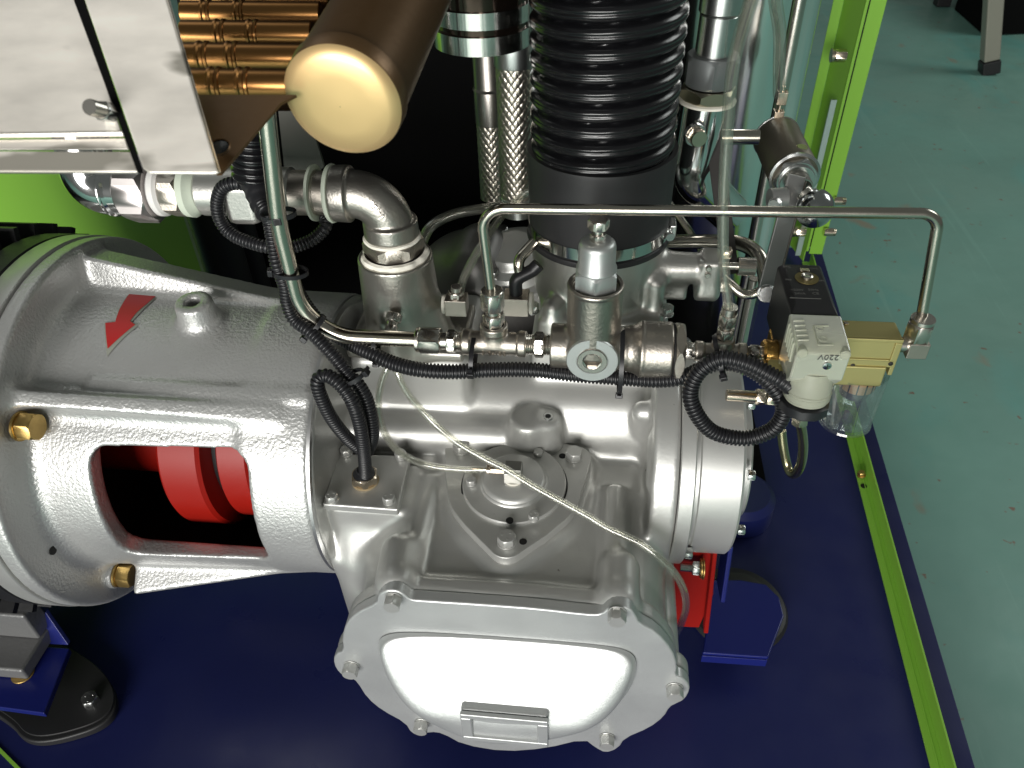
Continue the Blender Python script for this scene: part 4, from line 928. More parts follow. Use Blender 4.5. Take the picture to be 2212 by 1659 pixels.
mb.v = [tuple(v) for v in vs]; mb.f = [(j*n+i, j*n+(i+1) % n, (j+1)*n+(i+1) % n, (j+1)*n+i) for j in range(3) for i in range(n)]; mb.build('upper_tape', WHITE, bush)
# elbow
ze0 = zr+.0235; ZH = P(725, 418, y=DY).z; XL = P(722, 418, y=DY).x
el = T('pipe_elbow', 'large cast elbow embossed 1-150 turning from the taped neck to the left', 'pipe elbow', (DX, DY, ze0))
s = SDF((XL-.004, DY-.034, ze0-.002), (DX+.034, DY+.034, ZH+.034), .0012); s.F[:] = .01
RB = .034; cx_, cz_ = DX-RB, ZH-RB
def bend(x, y, z):
    q = np.sqrt((x-cx_)**2+(z-cz_)**2); d = np.sqrt((q-RB)**2+(y-DY)**2)-.0232
    return np.where((x >= cx_) & (z >= cz_), d, .02)
s.add(bend, k=.0015)
s.add(scyl((DX, DY, ze0), (DX, DY, cz_+.001), .0232, rd=.0005), k=.001); s.add(scyl((XL, DY, ZH), (cx_+.001, DY, ZH), .0232, rd=.0005), k=.001)
s.add(scyl((DX, DY, ze0), (DX, DY, ze0+.017), .0278, .0272, rd=.0015), k=.004); s.add(scyl((XL, DY, ZH), (XL+.017, DY, ZH), .0272, .0278, rd=.0015), k=.004)
s.build('body', mat('bead_blasted_elbow', (.40, .38, .345), .97, .36, bump=.00025, bscale=420, noise=.08, nscale=16), el)
ctr = wrapd = P(813, 455, y=DY-.0245); ed = (P(835, 483, y=DY-.0245)-P(797, 437, y=DY-.0245)).normalized()
text(el, '1-150', ctr+Vector((0, .001, 0)), -ed, (.0, -1, .25), .0088, CAST, .0010, 'embossed_size')
F = fr((XL, DY, ZH), -X1); seq = [('cyl', .0265, .0, .004, TEFLON, 'pipe_nipple'), ('cyl', .0225, .004, .018, CAST, 'pipe_nipple')]
pn = T('pipe_nipple', 'dark short pipe nipple with greenish tape left of the large elbow', 'pipe fitting', (XL-.012, DY, ZH-.02))
M().lathe(F, [(.02, -.001), (.0283, 0), (.0288, .002), (.0275, .0042), (.02, .0045)], 40).build('tape_ring', TEFLON, pn); M().cyl(F, .0215, .0042, .018).build('nipple', CAST, pn); M().lathe(F, [(.02, .0185), (.0275, .0185), (.027, .0215), (.02, .0215)], 40).build('tape_ring', TEFLON, pn)
# row continuing left
def HX(u): return P(u, 425, y=DY).x
row = T('pipe_union_row', 'row of hex union, white ring and pipe sockets under the sheet metal box', 'pipe union', (HX(400), DY, ZH-.03))
Fh = lambda u: fr((HX(u), DY, ZH), X1); LL = lambda a, b_: HX(b_)-HX(a)
M().cyl(Fh(632), .022, 0, HX(715)*0+LL(632, 690)).build('socket_end', CAST, row)
M().cyl(Fh(440), .0245, 0, LL(440, 640), 40, .003).build('cast_socket', ALUCAST, row)
M().box(I4, (HX(500), DY-.026, ZH-.026), (HX(575), DY+.02, ZH+.02)).build('socket_body', ALUCAST, row, bevel=.009)
M().lathe(Fh(410), [(.02, 0), (.0262, .0), (.0268, LL(410, 424)), (.0225, LL(410, 432)), (.02, LL(410, 438))], 40).build('tape_ring', TEFLON, row)
M().hexa(Fh(368), .0475, 0, LL(368, 410), rot=.35).build('small_hex', CAST, row)
M().cyl(Fh(345), .0262, 0, LL(345, 368), 48, .003).build('white_ring', mat('white_gasket', (.72, .70, .68), 0, .5), row)
M().hexa(Fh(282), .060, 0, LL(282, 345), rot=.3).build('large_hex', mat('brushed_nut', (.42, .39, .38), .95, .33, noise=.05), row)
ce = T('chrome_elbow', 'polished chrome elbow end at the far left under the sheet metal box', 'pipe elbow', (HX(250), DY, ZH-.03))
xs = HX(284)
M().tube(fillet([Vector((xs, DY, ZH)), Vector((HX(205), DY, ZH)), Vector((HX(205)+.003, DY+.02, ZH+.09))], .030, 16), .0262, 40).build('elbow', CHROME, ce)
M().lathe(fr((xs-.020, DY, ZH), X1), [(.026, 0), (.0276, .002), (.0272, .004), (.0278, .006), (.026, .009)], 40, caps=False).build('weld_bead', CHROME, ce)

# ------------------------------------------------------------------ intake valve, sleeve, clamp, corrugated hose
HXc, HYc = 0.0, .770
zsb = P(1290, 574, y=HYc-.075).z
iv = T('intake_valve', 'cast aluminium intake valve body under the fat black hose', 'valve', (HXc, HYc, .487))
s = SDF((-.105, .67, .484), (.16, .86, zsb+.006), .0016); s.F[:] = .01
s.add(scyl((HXc, HYc, .505), (HXc, HYc, zsb), .0700, .0735, .002))
s.add(sbox((-.060, .695, .4855), (.072, .845, .503), .004), k=.012)
s.add(scyl((-.062, .742, .548), (-.040, .75, .548), .0185, rd=.002), k=.006)     # left port
ay_ = .745; za = P(1460, 578, y=ay_).z; xa0, xa1 = .055, P(1512, 580, y=ay_).x
s.add(scyl((xa0, ay_, za), (xa1, ay_, za), .0185, .0165, rd=.001), k=.012)
s.add(sbox((xa1-.002, ay_-.018, za-.030), (xa1+.021, ay_+.018, za+.018), .006), k=.005)
s.add(scyl((xa1-.003, ay_, za-.022), (xa1+.022, ay_, za-.022), .0165, rd=.004), k=.006)
s.add(sbox((xa0, ay_-.004, za-.04), (xa0+.045, ay_+.004, za-.005), .003), k=.008)
s.add(scap((.064, .725, .49), (.064, .725, .535), .010), k=.01)
s.add(scap((-.045, .702, .49), (-.045, .705, .515), .012), k=.01)
s.build('body', ALUCAST, iv)
for (x_, y_) in ((.078, .716), (-.068, .712)): bolt(iv, (x_, y_, .5035), Z1, .013, .009, ZINC, True, 'flange_bolt')
p0 = Vector((xa1+.021, ay_, za+.004)); M().cyl(fr(p0, X1), .004, 0, .022).build('spindle', STEEL, iv)
mb = M().lathe(fr(p0+X1*.018, X1), [(.0095 if i % 2 else .0100, i*.0008) for i in range(24)], 24).build('knurled_knob', STEEL, iv)
bolt(iv, p0+Vector((0, 0, -.024)), X1, .016, .010, STEEL, True, 'end_bolt'); bolt(iv, p0+Vector((-.001, -.004, .018)), X1, .0125, .008, NICKEL, True, 'end_bolt')
for dz_ in (.012, .004): p = Vector((xa1+.006, ay_-.018, za+dz_)); M().cyl(fr(p, -Y1), .0032, 0, .004, 16).build('small_screw', STEEL, iv)

hs_ = T('hose_sleeve', 'plain black rubber sleeve joining the ribbed hose to the intake valve', 'hose sleeve', (HXc, HYc, zsb))
ztp = P(1290, 383, y=HYc-.0755).z
F = fr((HXc, HYc, zsb), Z1); Hs = ztp-zsb
M().lathe(F, [(.070, -.004), (.0772, -.004), (.0778, -.001), (.0772, .002), (.0755, .003), (.0748, .02), (.0752, Hs*.6), (.0765, Hs-.004), (.0760, Hs), (.071, Hs), (.070, Hs-.02)], 96).build('sleeve', RUB, hs_)
hc = T('hose_clamp', 'bright worm drive band clamp round the bottom of the black sleeve', 'hose clamp', (HXc, HYc, zsb+.004))
M().lathe(fr((HXc, HYc, zsb+.0045), Z1), [(.0752, 0), (.0764, 0), (.0764, .0128), (.0752, .0128)], 96, caps=False).build('band', mat('clamp_band', (.60, .59, .57), 1, .12), hc)
cs = Vector((HXc+.0765*math.cos(R(-8)), HYc+.0765*math.sin(R(-8)), zsb+.0108)); Fc = fr(cs, (math.sin(R(8)), -math.cos(R(8)), .0))
M().box(fr(cs, X1), (-.010, -.007, -.001), (.010, .007, .006)).build('worm_housing', ZINC, hc, bevel=.0015)
M().cyl(Fc @ Matrix.Translation((-.004, 0, 0)), .0042, .0, .018, 20).hexa(Fc @ Matrix.Translation((-.004, 0, 0)), .0085, .017, .022).build('screw', ZINC, hc)
ch_ = T('intake_hose', 'fat black ribbed intake hose rising out of the top of the picture', 'hose', (HXc, HYc, ztp))
pts = [Vector((HXc-.000*i, HYc, ztp-.018+i*.0011)) for i in range(340)]
mb = M(); nA = 72; pit = .0172; vs = []
for i, p in enumerate(pts):
    for j in range(nA):
        a = 2*math.pi*j/nA; ph = (p.z/pit - a/(2*math.pi)) % 1
        b1 = max(0, 1-((ph-.5)/.46)**2); b2 = max(0, 1-((ph-.52)/.10)**2); rr_ = .0640+.0086*b1**.55-.0014*b2
        vs.append((p.x+rr_*math.cos(a), p.y+rr_*math.sin(a), p.z))
mb.v = vs; mb.f = [(i*nA+j, i*nA+(j+1) % nA, (i+1)*nA+(j+1) % nA, (i+1)*nA+j) for i in range(len(pts)-1) for j in range(nA)]
mb.build('ribbed_wall', BLKG, ch_, ang=60)

# square stop fittings between the castings
sf = T('tube_elbow_fitting', 'small square elbow with clear tube end and tape beside the cast neck', 'pipe fitting', P(985, 658, y=.665))
p = P(985, 660, y=.668)
M().box(I4, (p.x-.011, p.y-.006, p.z-.010), (p.x+.0115, p.y+.012, p.z+.009)).build('elbow_block', CAST, sf, bevel=.0008); M().lathe(fr(p+Vector((-.011, .003, -.001)), -X1), [(.0095, 0), (.0102, .001), (.0098, .0035), (.006, .004)], 24).build('tape_ring', WHITE, sf)
M().hexa(fr(p+Vector((0.0, .003, .009)), (.1, .0, 1)), .014, 0, .007).cyl(fr(p+Vector((0, .003, .009)), (.1, 0, 1)), .0055, .007, .013).build('nut', STEEL, sf)
sg_ = T('tube_elbow_fitting', 'square elbow with black plastic knee and white tape, left of the intake valve', 'pipe fitting', P(1118, 650, y=.700))
p = P(1118, 652, y=.700); px_ = -.060-.001
M().box(I4, (p.x-.015, p.y-.008, p.z-.014), (p.x+.012, p.y+.014, p.z+.008)).build('elbow_block', CAST, sg_, bevel=.0008); M().lathe(fr(p+Vector((.012, .003, -.003)), X1), [(.010, 0), (.0120, .001), (.0118, .004), (.008, .005)], 24).build('tape_ring', WHITE, sg_)
M().tube(fillet([p+Vector((-.002, .004, .008)), p+Vector((-.002, .004, .026)), p+Vector((.016, .010, .034)), p+Vector((.022, .012, .040))], .010), .0072, 20).build('plastic_knee', BLK, sg_)
M().tube(fillet([p+Vector((.004, .008, .022)), p+Vector((.0, .010, .045)), p+Vector((.016, .03, .056))], .012), .0058, 20).build('bent_tube', TUBEM, sg_)
# small drain fitting on the neck
df = T('drain_fitting', 'small stacked hex drain fitting on the front of the cast neck', 'pipe fitting', P(845, 705, y=.640))
p = P(851, 684, y=DY-.049); dv = Vector((-.12, -.80, -.60)).normalized(); F = fr(p, dv)
M().hexa(F, .0155, -.003, .0055).build('hexagon', STEEL, df); M().cyl(F, .0055, .005, .010).build('neck', STEEL, df); M().hexa(F, .0125, .0095, .0200).build('nut', STEEL, df); M().lathe(F, [(.0062, .0198), (.0066, .0205), (.0066, .0225), (.003, .0230)], 24).build('rim', NICKEL, df)
# ------------------------------------------------------------------ wiring conduits
CRr = .0064
c1 = [P(556, 405, y=.64), P(567, 440, y=.625), P(580, 465, y=.615), P(586, 494, y=.612), P(593, 537, y=.606), P(600, 575, y=.600), P(616, 617, y=.598), P(621, 653, y=.597), P(636, 690, y=.593), P(670, 716, y=.586), P(702, 748, y=.578), P(729, 778, y=.572), P(752, 808, y=.566), P(775, 832, y=.563), P(793, 866, y=.562), P(803, 910, y=.562), P(804, 945, y=.565), P(792, 975, y=.575), P(768, 962, y=.572), P(742, 937, y=.564), P(716, 903, y=.556), P(697, 866, y=.552), P(686, 832, y=.552), P(691, 814, y=.555), P(709, 812, y=.556), P(736, 832, y=.551), P(760, 866, y=.545), P(777, 915, y=.545), P(785, 965, y=.548), P(789, 1008, y=.556), P(790, 1036, y=.5655)]
a = conduit(c1, .0070).build('wiring_conduit', BLK, None, ang=50); lone(a, c1[-1]); tagged(a, 'black corrugated conduit down the bent tube, looped once before the brass gland on the casing', 'conduit')
gp0 = P(790, 1040, z=gz); F = fr((gp0.x, gp0.y, gz+.0002), Z1)
gl = T('cable_gland', 'hexagonal nickel brass cable gland screwed into the four bolt plate', 'cable gland', (gp0.x, gp0.y, gz))
M().lathe(F, [(.0145, 0), (.0148, .0008), (.0142, .0012)], 40).build('sealing_ring', mat('tan_sealant', (.35, .28, .17), 0, .6), gl)
M().hexa(F, .0262, .001, .0125, rot=.75).build('hexagon', NICKEL, gl); M().lathe(F, [(.0115, .0125), (.0118, .0132), (.0100, .0145), (.0078, .0160), (.0070, .0190)], 32).build('rubber_seal', BLK, gl)
c2 = [P(585, 470, y=.628), P(600, 530, y=.620), P(628, 600, y=.617), P(660, 660, y=.616), P(700, 705, y=.613), P(750, 738, y=.604), P(800, 762, y=.590), P(850, 785, y=.582), P(910, 799, y=.576), P(980, 803, y=.580), P(1060, 799, y=.584), P(1150, 799, y=.588), P(1250, 810, y=.592), P(1350, 817, y=.590), P(1420, 821, y=.584), P(1475, 815, y=.580), P(1520, 795, y=.580), P(1562, 783, y=.582), P(1615, 795, y=.576), P(1660, 825, y=.565), P(1690, 868, y=.556), P(1690, 900, y=.552), P(1663, 931, y=.550), P(1607, 947, y=.550), P(1542, 934, y=.550), P(1504, 893, y=.552), P(1491, 846, y=.558), P(1513, 800, y=.564), P(1560, 774, y=.566), P(1615, 785, y=.560), P(1662, 808, y=.553), P(1700, 830, y=.548), P(1735, 862, y=.550)]
a = conduit(c2, .0076).build('wiring_conduit', BLK, None, ang=50); lone(a, c2[9]); tagged(a, 'black corrugated conduit slung under the valve line, looped once before the clear connector', 'conduit')
c3 = [P(600, 455, y=.66), P(570, 425, y=.665), P(540, 403, y=.665), P(509, 396, y=.66), P(482, 404, y=.66), P(470, 430, y=.66), P(471, 462, y=.66), P(484, 490, y=.66), P(509, 511, y=.655), P(541, 524, y=.65), P(574, 533, y=.648), P(615, 537, y=.655), P(657, 526, y=.665), P(683, 512, y=.672), P(703, 490, y=.68), P(700, 472, y=.69), P(672, 451, y=.70), P(642, 425, y=.70), P(632, 400, y=.70)]
a = conduit(c3, .0066).build('wiring_conduit', BLK, None, ang=50); lone(a, c3[10]); tagged(a, 'black corrugated conduit making a wide oval loop behind the thick tube', 'conduit')
c3b = [P(640, 425, y=.705), P(660, 432, y=.700), P(690, 452, y=.695), P(712, 476, y=.69), P(714, 500, y=.69), P(700, 520, y=.69)]
# fat ribbed cable hose coming from above
fh = T('cable_trunk_hose', 'fat black ribbed cable hose ending in tape above the conduit bundle', 'hose', P(555, 400, y=.655))
q0 = P(556, 398, y=.652); q1 = P(538, 200, y=.66); pts = resample([q0, q1], .0011); mb = M(); rr_ = []
for i in range(len(pts)): ph = (i*.0011/.0062) % 1; rr_.append(.0196+.0028*max(0, 1-((ph-.5)/.36)**2)**.5 if i > 4 else .014+.0012*i)
mb.tube(pts, rr_, 32).build('ribbed_wall', BLKG, fh, ang=60)
tp = crom([P(556, 392, y=.648), P(562, 415, y=.640), P(568, 440, y=.630), P(576, 462, y=.620)], .003); mb = M(); mb.tube(tp, [.0155-.0065*i/len(tp)+.0006*math.sin(i*1.9) for i in range(len(tp))], 20).build('tape_wrap', BLK, fh)

# cable ties
def px(u, v, y): return P(u, v, y=y)
tl = 'black cable tie round '
tie(px(602, 463, .607), (-.02, 0, 1), .0115, (.25, -1, -.1), squash=(1.25, .85), name_label=tl+'the thick tube, highest of them, head in front')
tie(px(628, 588, .6005), (.10, -.05, 1), .0108, (-1, -.2, .1), squash=(.85, 1.35), name_label=tl+'the thick tube just behind the bell housing')
tie(px(680, 706, .594), (-.7, .0, .72), .0110, (-.75, -.3, -.65), squash=(.85, 1.25), name_label=tl+'the bend of the thick tube')
tie(px(812, 752, MY-.003), (1, 0, 0), .0105, (0, -.5, -1), squash=(.85, 1.2), name_label=tl+'the level end of the thick tube before the compression nut')
tie(px(1023, 766, .589), (1, 0, -.03), .0200, (0, -1, -.32), squash=(.75, 1.0), name_label=tl+'the first tee and the conduit under it')
tie(px(1341, 780, .590), (1, 0, 0), .0300, (0, -.5, -1), squash=(.95, 1.0), name_label=tl+'the relief valve body and the conduit under it')
tie(px(1553, 768, .585), (1, 0, .35), .0200, (.15, -1, -.5), squash=(.75, .95), name_label=tl+'the second tee and the top of the conduit loop')
tie(px(757, 816, .561), (.45, .0, -.85), .0120, (1, -.1, .5), squash=(.8, 1.3), name_label=tl+'two strands of the conduit above the brass gland')

# ------------------------------------------------------------------ clear hoses
def hose(name, label, pts, r, m=CLEAR, cat='hose', group=None, marks=()):
    t = T(name, label, cat, pts[0], group); c = resample(crom(pts, .004), .003)
    M().tube(c, r, 18, caps=False).build('outer_wall', m, t); M().tube(c, r*.62, 12, caps=False).build('bore', m, t); return t, c
h1 = [P(845, 776, y=.600), P(838, 793, y=.592), P(825, 823, y=.588), P(817, 868, y=.582), P(821, 906, y=.578), P(838, 948, y=.577), P(866, 979, y=.580), P(902, 998, y=.582), P(946, 1009, y=.583), P(1000, 1014, y=.584), P(1052, 1014, y=.5835)]
hose('clear_hose', 'clear plastic hose curving to the brass fitting on the round cover', h1, .0040)
h2 = [P(851, 776, y=.602), P(857, 798, y=.594), P(866, 823, y=.590), P(884, 854, y=.588), P(914, 889, y=.586), P(947, 922, y=.580), P(990, 957, y=.570), P(1050, 992, y=.562), P(1092, 1013, y=.556), P(1154, 1051, y=.545), P(1214, 1084, y=.535), P(1270, 1115, y=.527), P(1316, 1142, y=.520), P(1382, 1173, y=.510), P(1425, 1205, y=.503), P(1458, 1239, y=.50), P(1477, 1275, y=.50), P(1482, 1310, y=.505), P(1473, 1343, y=.515), P(1455, 1380, y=.53)]
_, hc2 = hose('clear_hose', 'long clear plastic hose lying diagonally across the casing', h2, .0040)
# the elbow on the round cover
sc_ = T('seal_elbow_fitting', 'dark square elbow with brass nut standing on the round seal cover', 'pipe fitting', (sx, sy, zk+.015))
pe = P(1108, 1026, z=zk+.026)
M().box(I4, (pe.x-.0092, pe.y-.0015, zk+.0155), (pe.x+.0092, pe.y+.013, zk+.0345)).build('elbow_block', mat('dark_fitting', (.30, .30, .28), .9, .42), sc_, bevel=.001)
M().box(I4, (pe.x-.0095, pe.y-.0035, zk+.0158), (pe.x+.0088, pe.y-.0018, zk+.030)).build('front_pad', ALUCAST, sc_, bevel=.0008)
M().lathe(fr((pe.x, pe.y+.004, zk+.0145), Z1), [(.0095, 0), (.0102, .0008), (.009, .0018)], 24).build('tape_ring', WHITE, sc_)
pc_ = P(1052, 1014, y=.5835); M().hexa(fr((pc_.x+.004, pc_.y, pc_.z), X1), .0115, .0, pe.x-.0095-pc_.x-.0042, rot=.2).build('nut', NICKEL, sc_); M().cyl(fr((pc_.x, pc_.y, pc_.z), X1), .0062, 0, .004).build('nut_rim', NICKEL, sc_); M().cyl(fr((pc_.x-.016, pc_.y, pc_.z), X1), .0013, 0, .017).build('insert', NICKEL, sc_)

# clear hoses behind
hose('clear_hose', 'thick clear hose standing up from the second tee and leaning out of the top', [Vector((MX(1563), MY, MZ+.046)), P(1563, 560, y=.60), P(1563, 440, y=.600), P(1570, 300, y=.598), P(1577, 200, y=.590), P(1590, 110, y=.575), P(1622, 0, y=.55), P(1650, -80, y=.53)], .0047)
hose('clear_hose', 'clear hose arching behind the big elbow towards the ribbed hose', [P(905, 540, y=.80), P(930, 490, y=.82), P(980, 463, y=.84), P(1050, 450, y=.86), P(1110, 443, y=.88), P(1160, 440, y=.90)], .0062)
hose('clear_hose', 'thin clear hose rising behind the slim tube from the small square elbow', [P(992, 640, y=.675), P(1000, 605, y=.685), P(1022, 560, y=.70), P(1050, 515, y=.72), P(1085, 465, y=.76), P(1125, 425, y=.80), P(1160, 405, y=.84)], .0044)
h5 = [P(1682, 205, y=.83), P(1683, 140, y=.80), P(1684, 70, y=.77), P(1676, 10, y=.74), P(1668, -60, y=.72)]
hose('clear_hose', 'clear hose dropping into the small square fittings above the grey cylinder', h5, .0058)
a = M().tube(crom([P(1425, 405, y=.95), P(1445, 440, y=.93), P(1475, 480, y=.90), P(1515, 540, y=.86)], .004), .0048, 18).build('bent_tube', TUBEM); lone(a, P(1475, 480, y=.90)); tagged(a, 'short straight tube slanting down between the black sleeve and the valve arm', 'steel tube')

# ------------------------------------------------------------------ right rear: tank, filter, brackets
tx0, tx1 = P(1462, 250, y=1.12).x, P(1790, 100, y=1.12).x
tk = T('separator_tank', 'tall polished steel tank with streaky reflections behind the clear hoses', 'tank', ((tx0+tx1)/2, 1.20, 0))
M().lathe(fr(((tx0+tx1)/2, 1.22, .01), Z1), [(.09, 0), ((tx1-tx0)/2-.004, 0), ((tx1-tx0)/2, .01), ((tx1-tx0)/2, 1.3)], 96).build('shell', TANK, tk)
VY = .90
def vert(name, label, u, v0, y, r, z0, z1, m, cat='pipe'):
    x = P(u, v0, y=y).x; t = M().cyl(fr((x, y, z0), Z1), r, 0, z1-z0, 32, .001).build(name, m); lone(t, (x, y, z0)); tagged(t, label, cat); return x
vert('drain_pipe', 'dark upright pipe left of the grey cylinder, running down beside the bracket', 1664, 330, 1.02, .0080, .05, 1.2, STEEL)
vert('drain_pipe', 'thin upright pipe passing down behind the slim tube near the black coil', 1637, 560, .80, .0065, .02, .50, STEEL)
# pressed fitting stack
fsx, fsy = P(1520, 300, y=.86).x, .86
def z_(u, v, y): return P(u, v, y=y).z
fs_ = T('crimped_hose_end', 'stack of turned collar, crimped ferrule and grey union nut between ribbed hose and clear hose', 'hose end', (fsx, fsy, z_(1520, 240, fsy)))
zb0 = z_(1520, 235, fsy-.03)
F = fr((fsx-.002, fsy, zb0), (.02, -.0, 1)); g = .001
M().hexa(F, .054, .0, .014, rot=.2).build('lower_hex', mat('bronze_hex', (.42, .39, .30), 1, .3, noise=.1), fs_)
M().lathe(F, [(.024, -.003), (.0305, -.003), (.031, -.0005), (.028, .0008)], 40).build('tape_ring', WHITE, fs_)
M().hexa(F, .052, .0155, .046, rot=.5).build('union_nut', mat('grey_nut', (.22, .235, .235), .75, .45), fs_)
M().cyl(F, .0195, .046, .085).build('neck', ZINC, fs_); M().lathe(F, [(.0195, .0855), (.0215, .088), (.0215, .128), (.0195, .130)], 40).build('crimped_ferrule', ZINC, fs_)
M().lathe(F, [(.0195, .1305), (.0265, .1315), (.0270, .134), (.0270, .160), (.0235, .164), (.0225, .20)], 40).build('upper_collar', ZINC, fs_)
se = T('chrome_bent_pipe', 'dark mirror chrome bent pipe below the turned hose end', 'pipe', (fsx, fsy+.02, z_(1500, 390, .87)))
zc0 = zb0-.004
M().tube(fillet([Vector((fsx-.004, fsy, zc0)), Vector((fsx-.008, fsy, zc0-.085)), Vector((fsx+.05, fsy+.06, zc0-.16))], .05, 12), .0245, 40).build('pipe', CHROME, se)
p = P(1503, 293, y=fsy-.032); M().hexa(fr(p, (.35, -1, 0)), .017, 0, .010).build('plug_bolt', NICKEL, se); M().cyl(fr(p, (.35, -1, 0)), .012, -.006, 0).build('plug_washer', ZINC, se)
# flat strut
bs = T('flat_bar_strut', 'dull flat bar strut slanting down from the chrome pipe to the valve arm', 'bracket', P(1560, 500, y=.84))
qa, qb = P(1535, 262, y=.86), P(1572, 555, y=.80)
d = (qb-qa); Fq = fr(qa, d, (0, 1, 0)); M().box(Fq, (-.0100, -.003, -.01), (.0075, .003, d.length+.02)).build('bar', mat('dull_bar', (.012, .010, .008), 0, .7), bs, bevel=.0006)
# crossing tube
x0c = P(1550, 296, y=.90); x1c = P(1640, 296, y=.90)
a = M().cyl(fr(x0c, x1c-x0c), .0085, 0, (x1c-x0c).length, 28).build('cross_tube', TUBEM); lone(a, x0c); tagged(a, 'short bright tube running level into the back of the grey cylinder', 'steel tube')
# grey pneumatic cylinder
ca, cb = P(1677, 297, d=1.00), P(1717, 382, d=.925)
cyl_ = T('pneumatic_cylinder', 'stubby grey brown cylinder with bright hex nut and spring, pointing to the viewer', 'cylinder', (ca+cb)*.5)
F = fr(ca, cb-ca, Z1); Lc = (cb-ca).length; rc_ = .0285
M().lathe(F, [(.010, -.012), (.012, -.011), (.012, .0), (rc_-.002, .0), (rc_, .002), (rc_, Lc-.002), (rc_-.001, Lc), (.01, Lc)], 56).build('barrel', mat('grey_brown_barrel', (.21, .19, .15), .85, .40, noise=.1, nscale=20), cyl_)
M().lathe(F, [(rc_+.0002, Lc-.004), (rc_+.0010, Lc-.003), (rc_+.0010, Lc-.0005), (rc_-.002, Lc+.0005)], 56, caps=False).build('end_band', ZINC, cyl_)
M().lathe(F, [(rc_+.0002, .001), (rc_+.0008, .0015), (rc_+.0008, .003), (rc_, .0035)], 56, caps=False).build('end_band', ZINC, cyl_)
M().hexa(F, .046, Lc+.001, Lc+.010, rot=.2).build('hex_nut', ZINC, cyl_); M().cyl(F, .0205, Lc+.010, Lc+.014).build('collar', ZINC, cyl_)
sp = []; 
for i in range(120): a_ = i*.26; sp.append(F @ Vector((.0130*math.cos(a_), .0130*math.sin(a_), Lc+.013+i*.00016)))
M().tube(sp, .0014, 8).build('spring', STEEL, cyl_); M().cyl(F, .0060, Lc+.010, Lc+.034).build('rod', STEEL, cyl_)
p = P(1729, 330, d=.925); M().cyl(fr(p, (0.1, -.1, 1)), .0068, -.006, .008, 28).build('port_cap', NICKEL, cyl_)
p = P(1680, 255, d=.985)
M().cyl(fr(p, Z1), .0028, -.016, .040, 14).build('port_stem', NICKEL, cyl_)
M().box(fr(p+Z1*.0, Z1), (-.0062, -.0062, -.004), (.0062, .0062, .010)).build('port_nut', NICKEL, cyl_, bevel=.001); M().box(fr(p+Z1*.018, Z1), (-.0062, -.0062, 0), (.0062, .0062, .016)).build('port_nut', NICKEL, cyl_, bevel=.001)
# bracket below the cylinder with the chrome ball end
bk = T('folded_bracket', 'folded grey steel bracket with chrome ball, right of the valve arm', 'bracket', P(1665, 600, y=.74))
qa, qb = P(1716, 400, y=.80), P(1652, 640, y=.745); d = qb-qa; Fq = fr(qa, d, (-.25, 1, 0))
M().box(Fq, (-.0105, -.0015, -.010), (.0105, .0015, d.length+.0)).build('front_leg', mat('bracket_grey', (.33, .33, .32), .8, .38), bk, bevel=.0008)
M().box(Fq, (-.0133, -.0015, -.006), (-.0108, .016, d.length+.0)).build('side_leg', mat('bracket_dark', (.16, .145, .125), .8, .4), bk, bevel=.0008)
p = P(1686, 428, y=.785); M().cyl(fr(p, (-1, -.2, 0)), .011, -.006, .012, 28).build('round_boss', MATS['bracket_grey'], bk)
p = P(1676, 438, y=.775); bolt(bk, p, (-.5, -1, 0), .012, .006, ZINC, True, 'bracket_bolt')
bolt(bk, P(1656, 634, y=.735), (-.1, -1, .5), .0165, .009, ZINC, True, 'bracket_bolt')
p = P(1760, 450, y=.775); M().lathe(fr(p-Vector((0, 0, .020)), Z1), [(.0195*math.sin(math.pi*i/20)+.0001, .020-.0205*math.cos(math.pi*i/20)) for i in range(21)], 40).build('chrome_ball', mat('chrome_ball_metal', (.50, .52, .52), 1, .16), bk)
M().cyl(fr(P(1735, 415, y=.785), P(1760, 440, y=.775)-P(1735, 415, y=.785)), .009, 0, .018).build('ball_neck', STEEL, bk)
# curved tubes behind the valve arm
a = M().tube(crom([P(1415, 522, y=.84), P(1500, 522, y=.835), P(1570, 522, y=.83), P(1610, 530, y=.82), P(1638, 552, y=.805), P(1652, 590, y=.79), P(1656, 640, y=.78)], .004), .0085, 20).build('curved_tube', TUBEM); lone(a, P(1570, 522, y=.83)); tagged(a, 'bright tube curving over behind the valve arm and down by the bracket', 'steel tube')
a = M().tube(crom([P(1560, 600, y=.76), P(1582, 618, y=.755), P(1602, 634, y=.75), P(1625, 636, y=.75), P(1650, 625, y=.75)], .004), .0055, 16).build('curved_tube', TUBEM); lone(a, P(1602, 634, y=.75)); tagged(a, 'thin tube curving under the knurled knob of the valve arm', 'steel tube')
vert('green_strip', 'narrow lime green upright strip behind the second tee', 1617, 700, .92, .006, .0, .30, GREEN, 'strip')
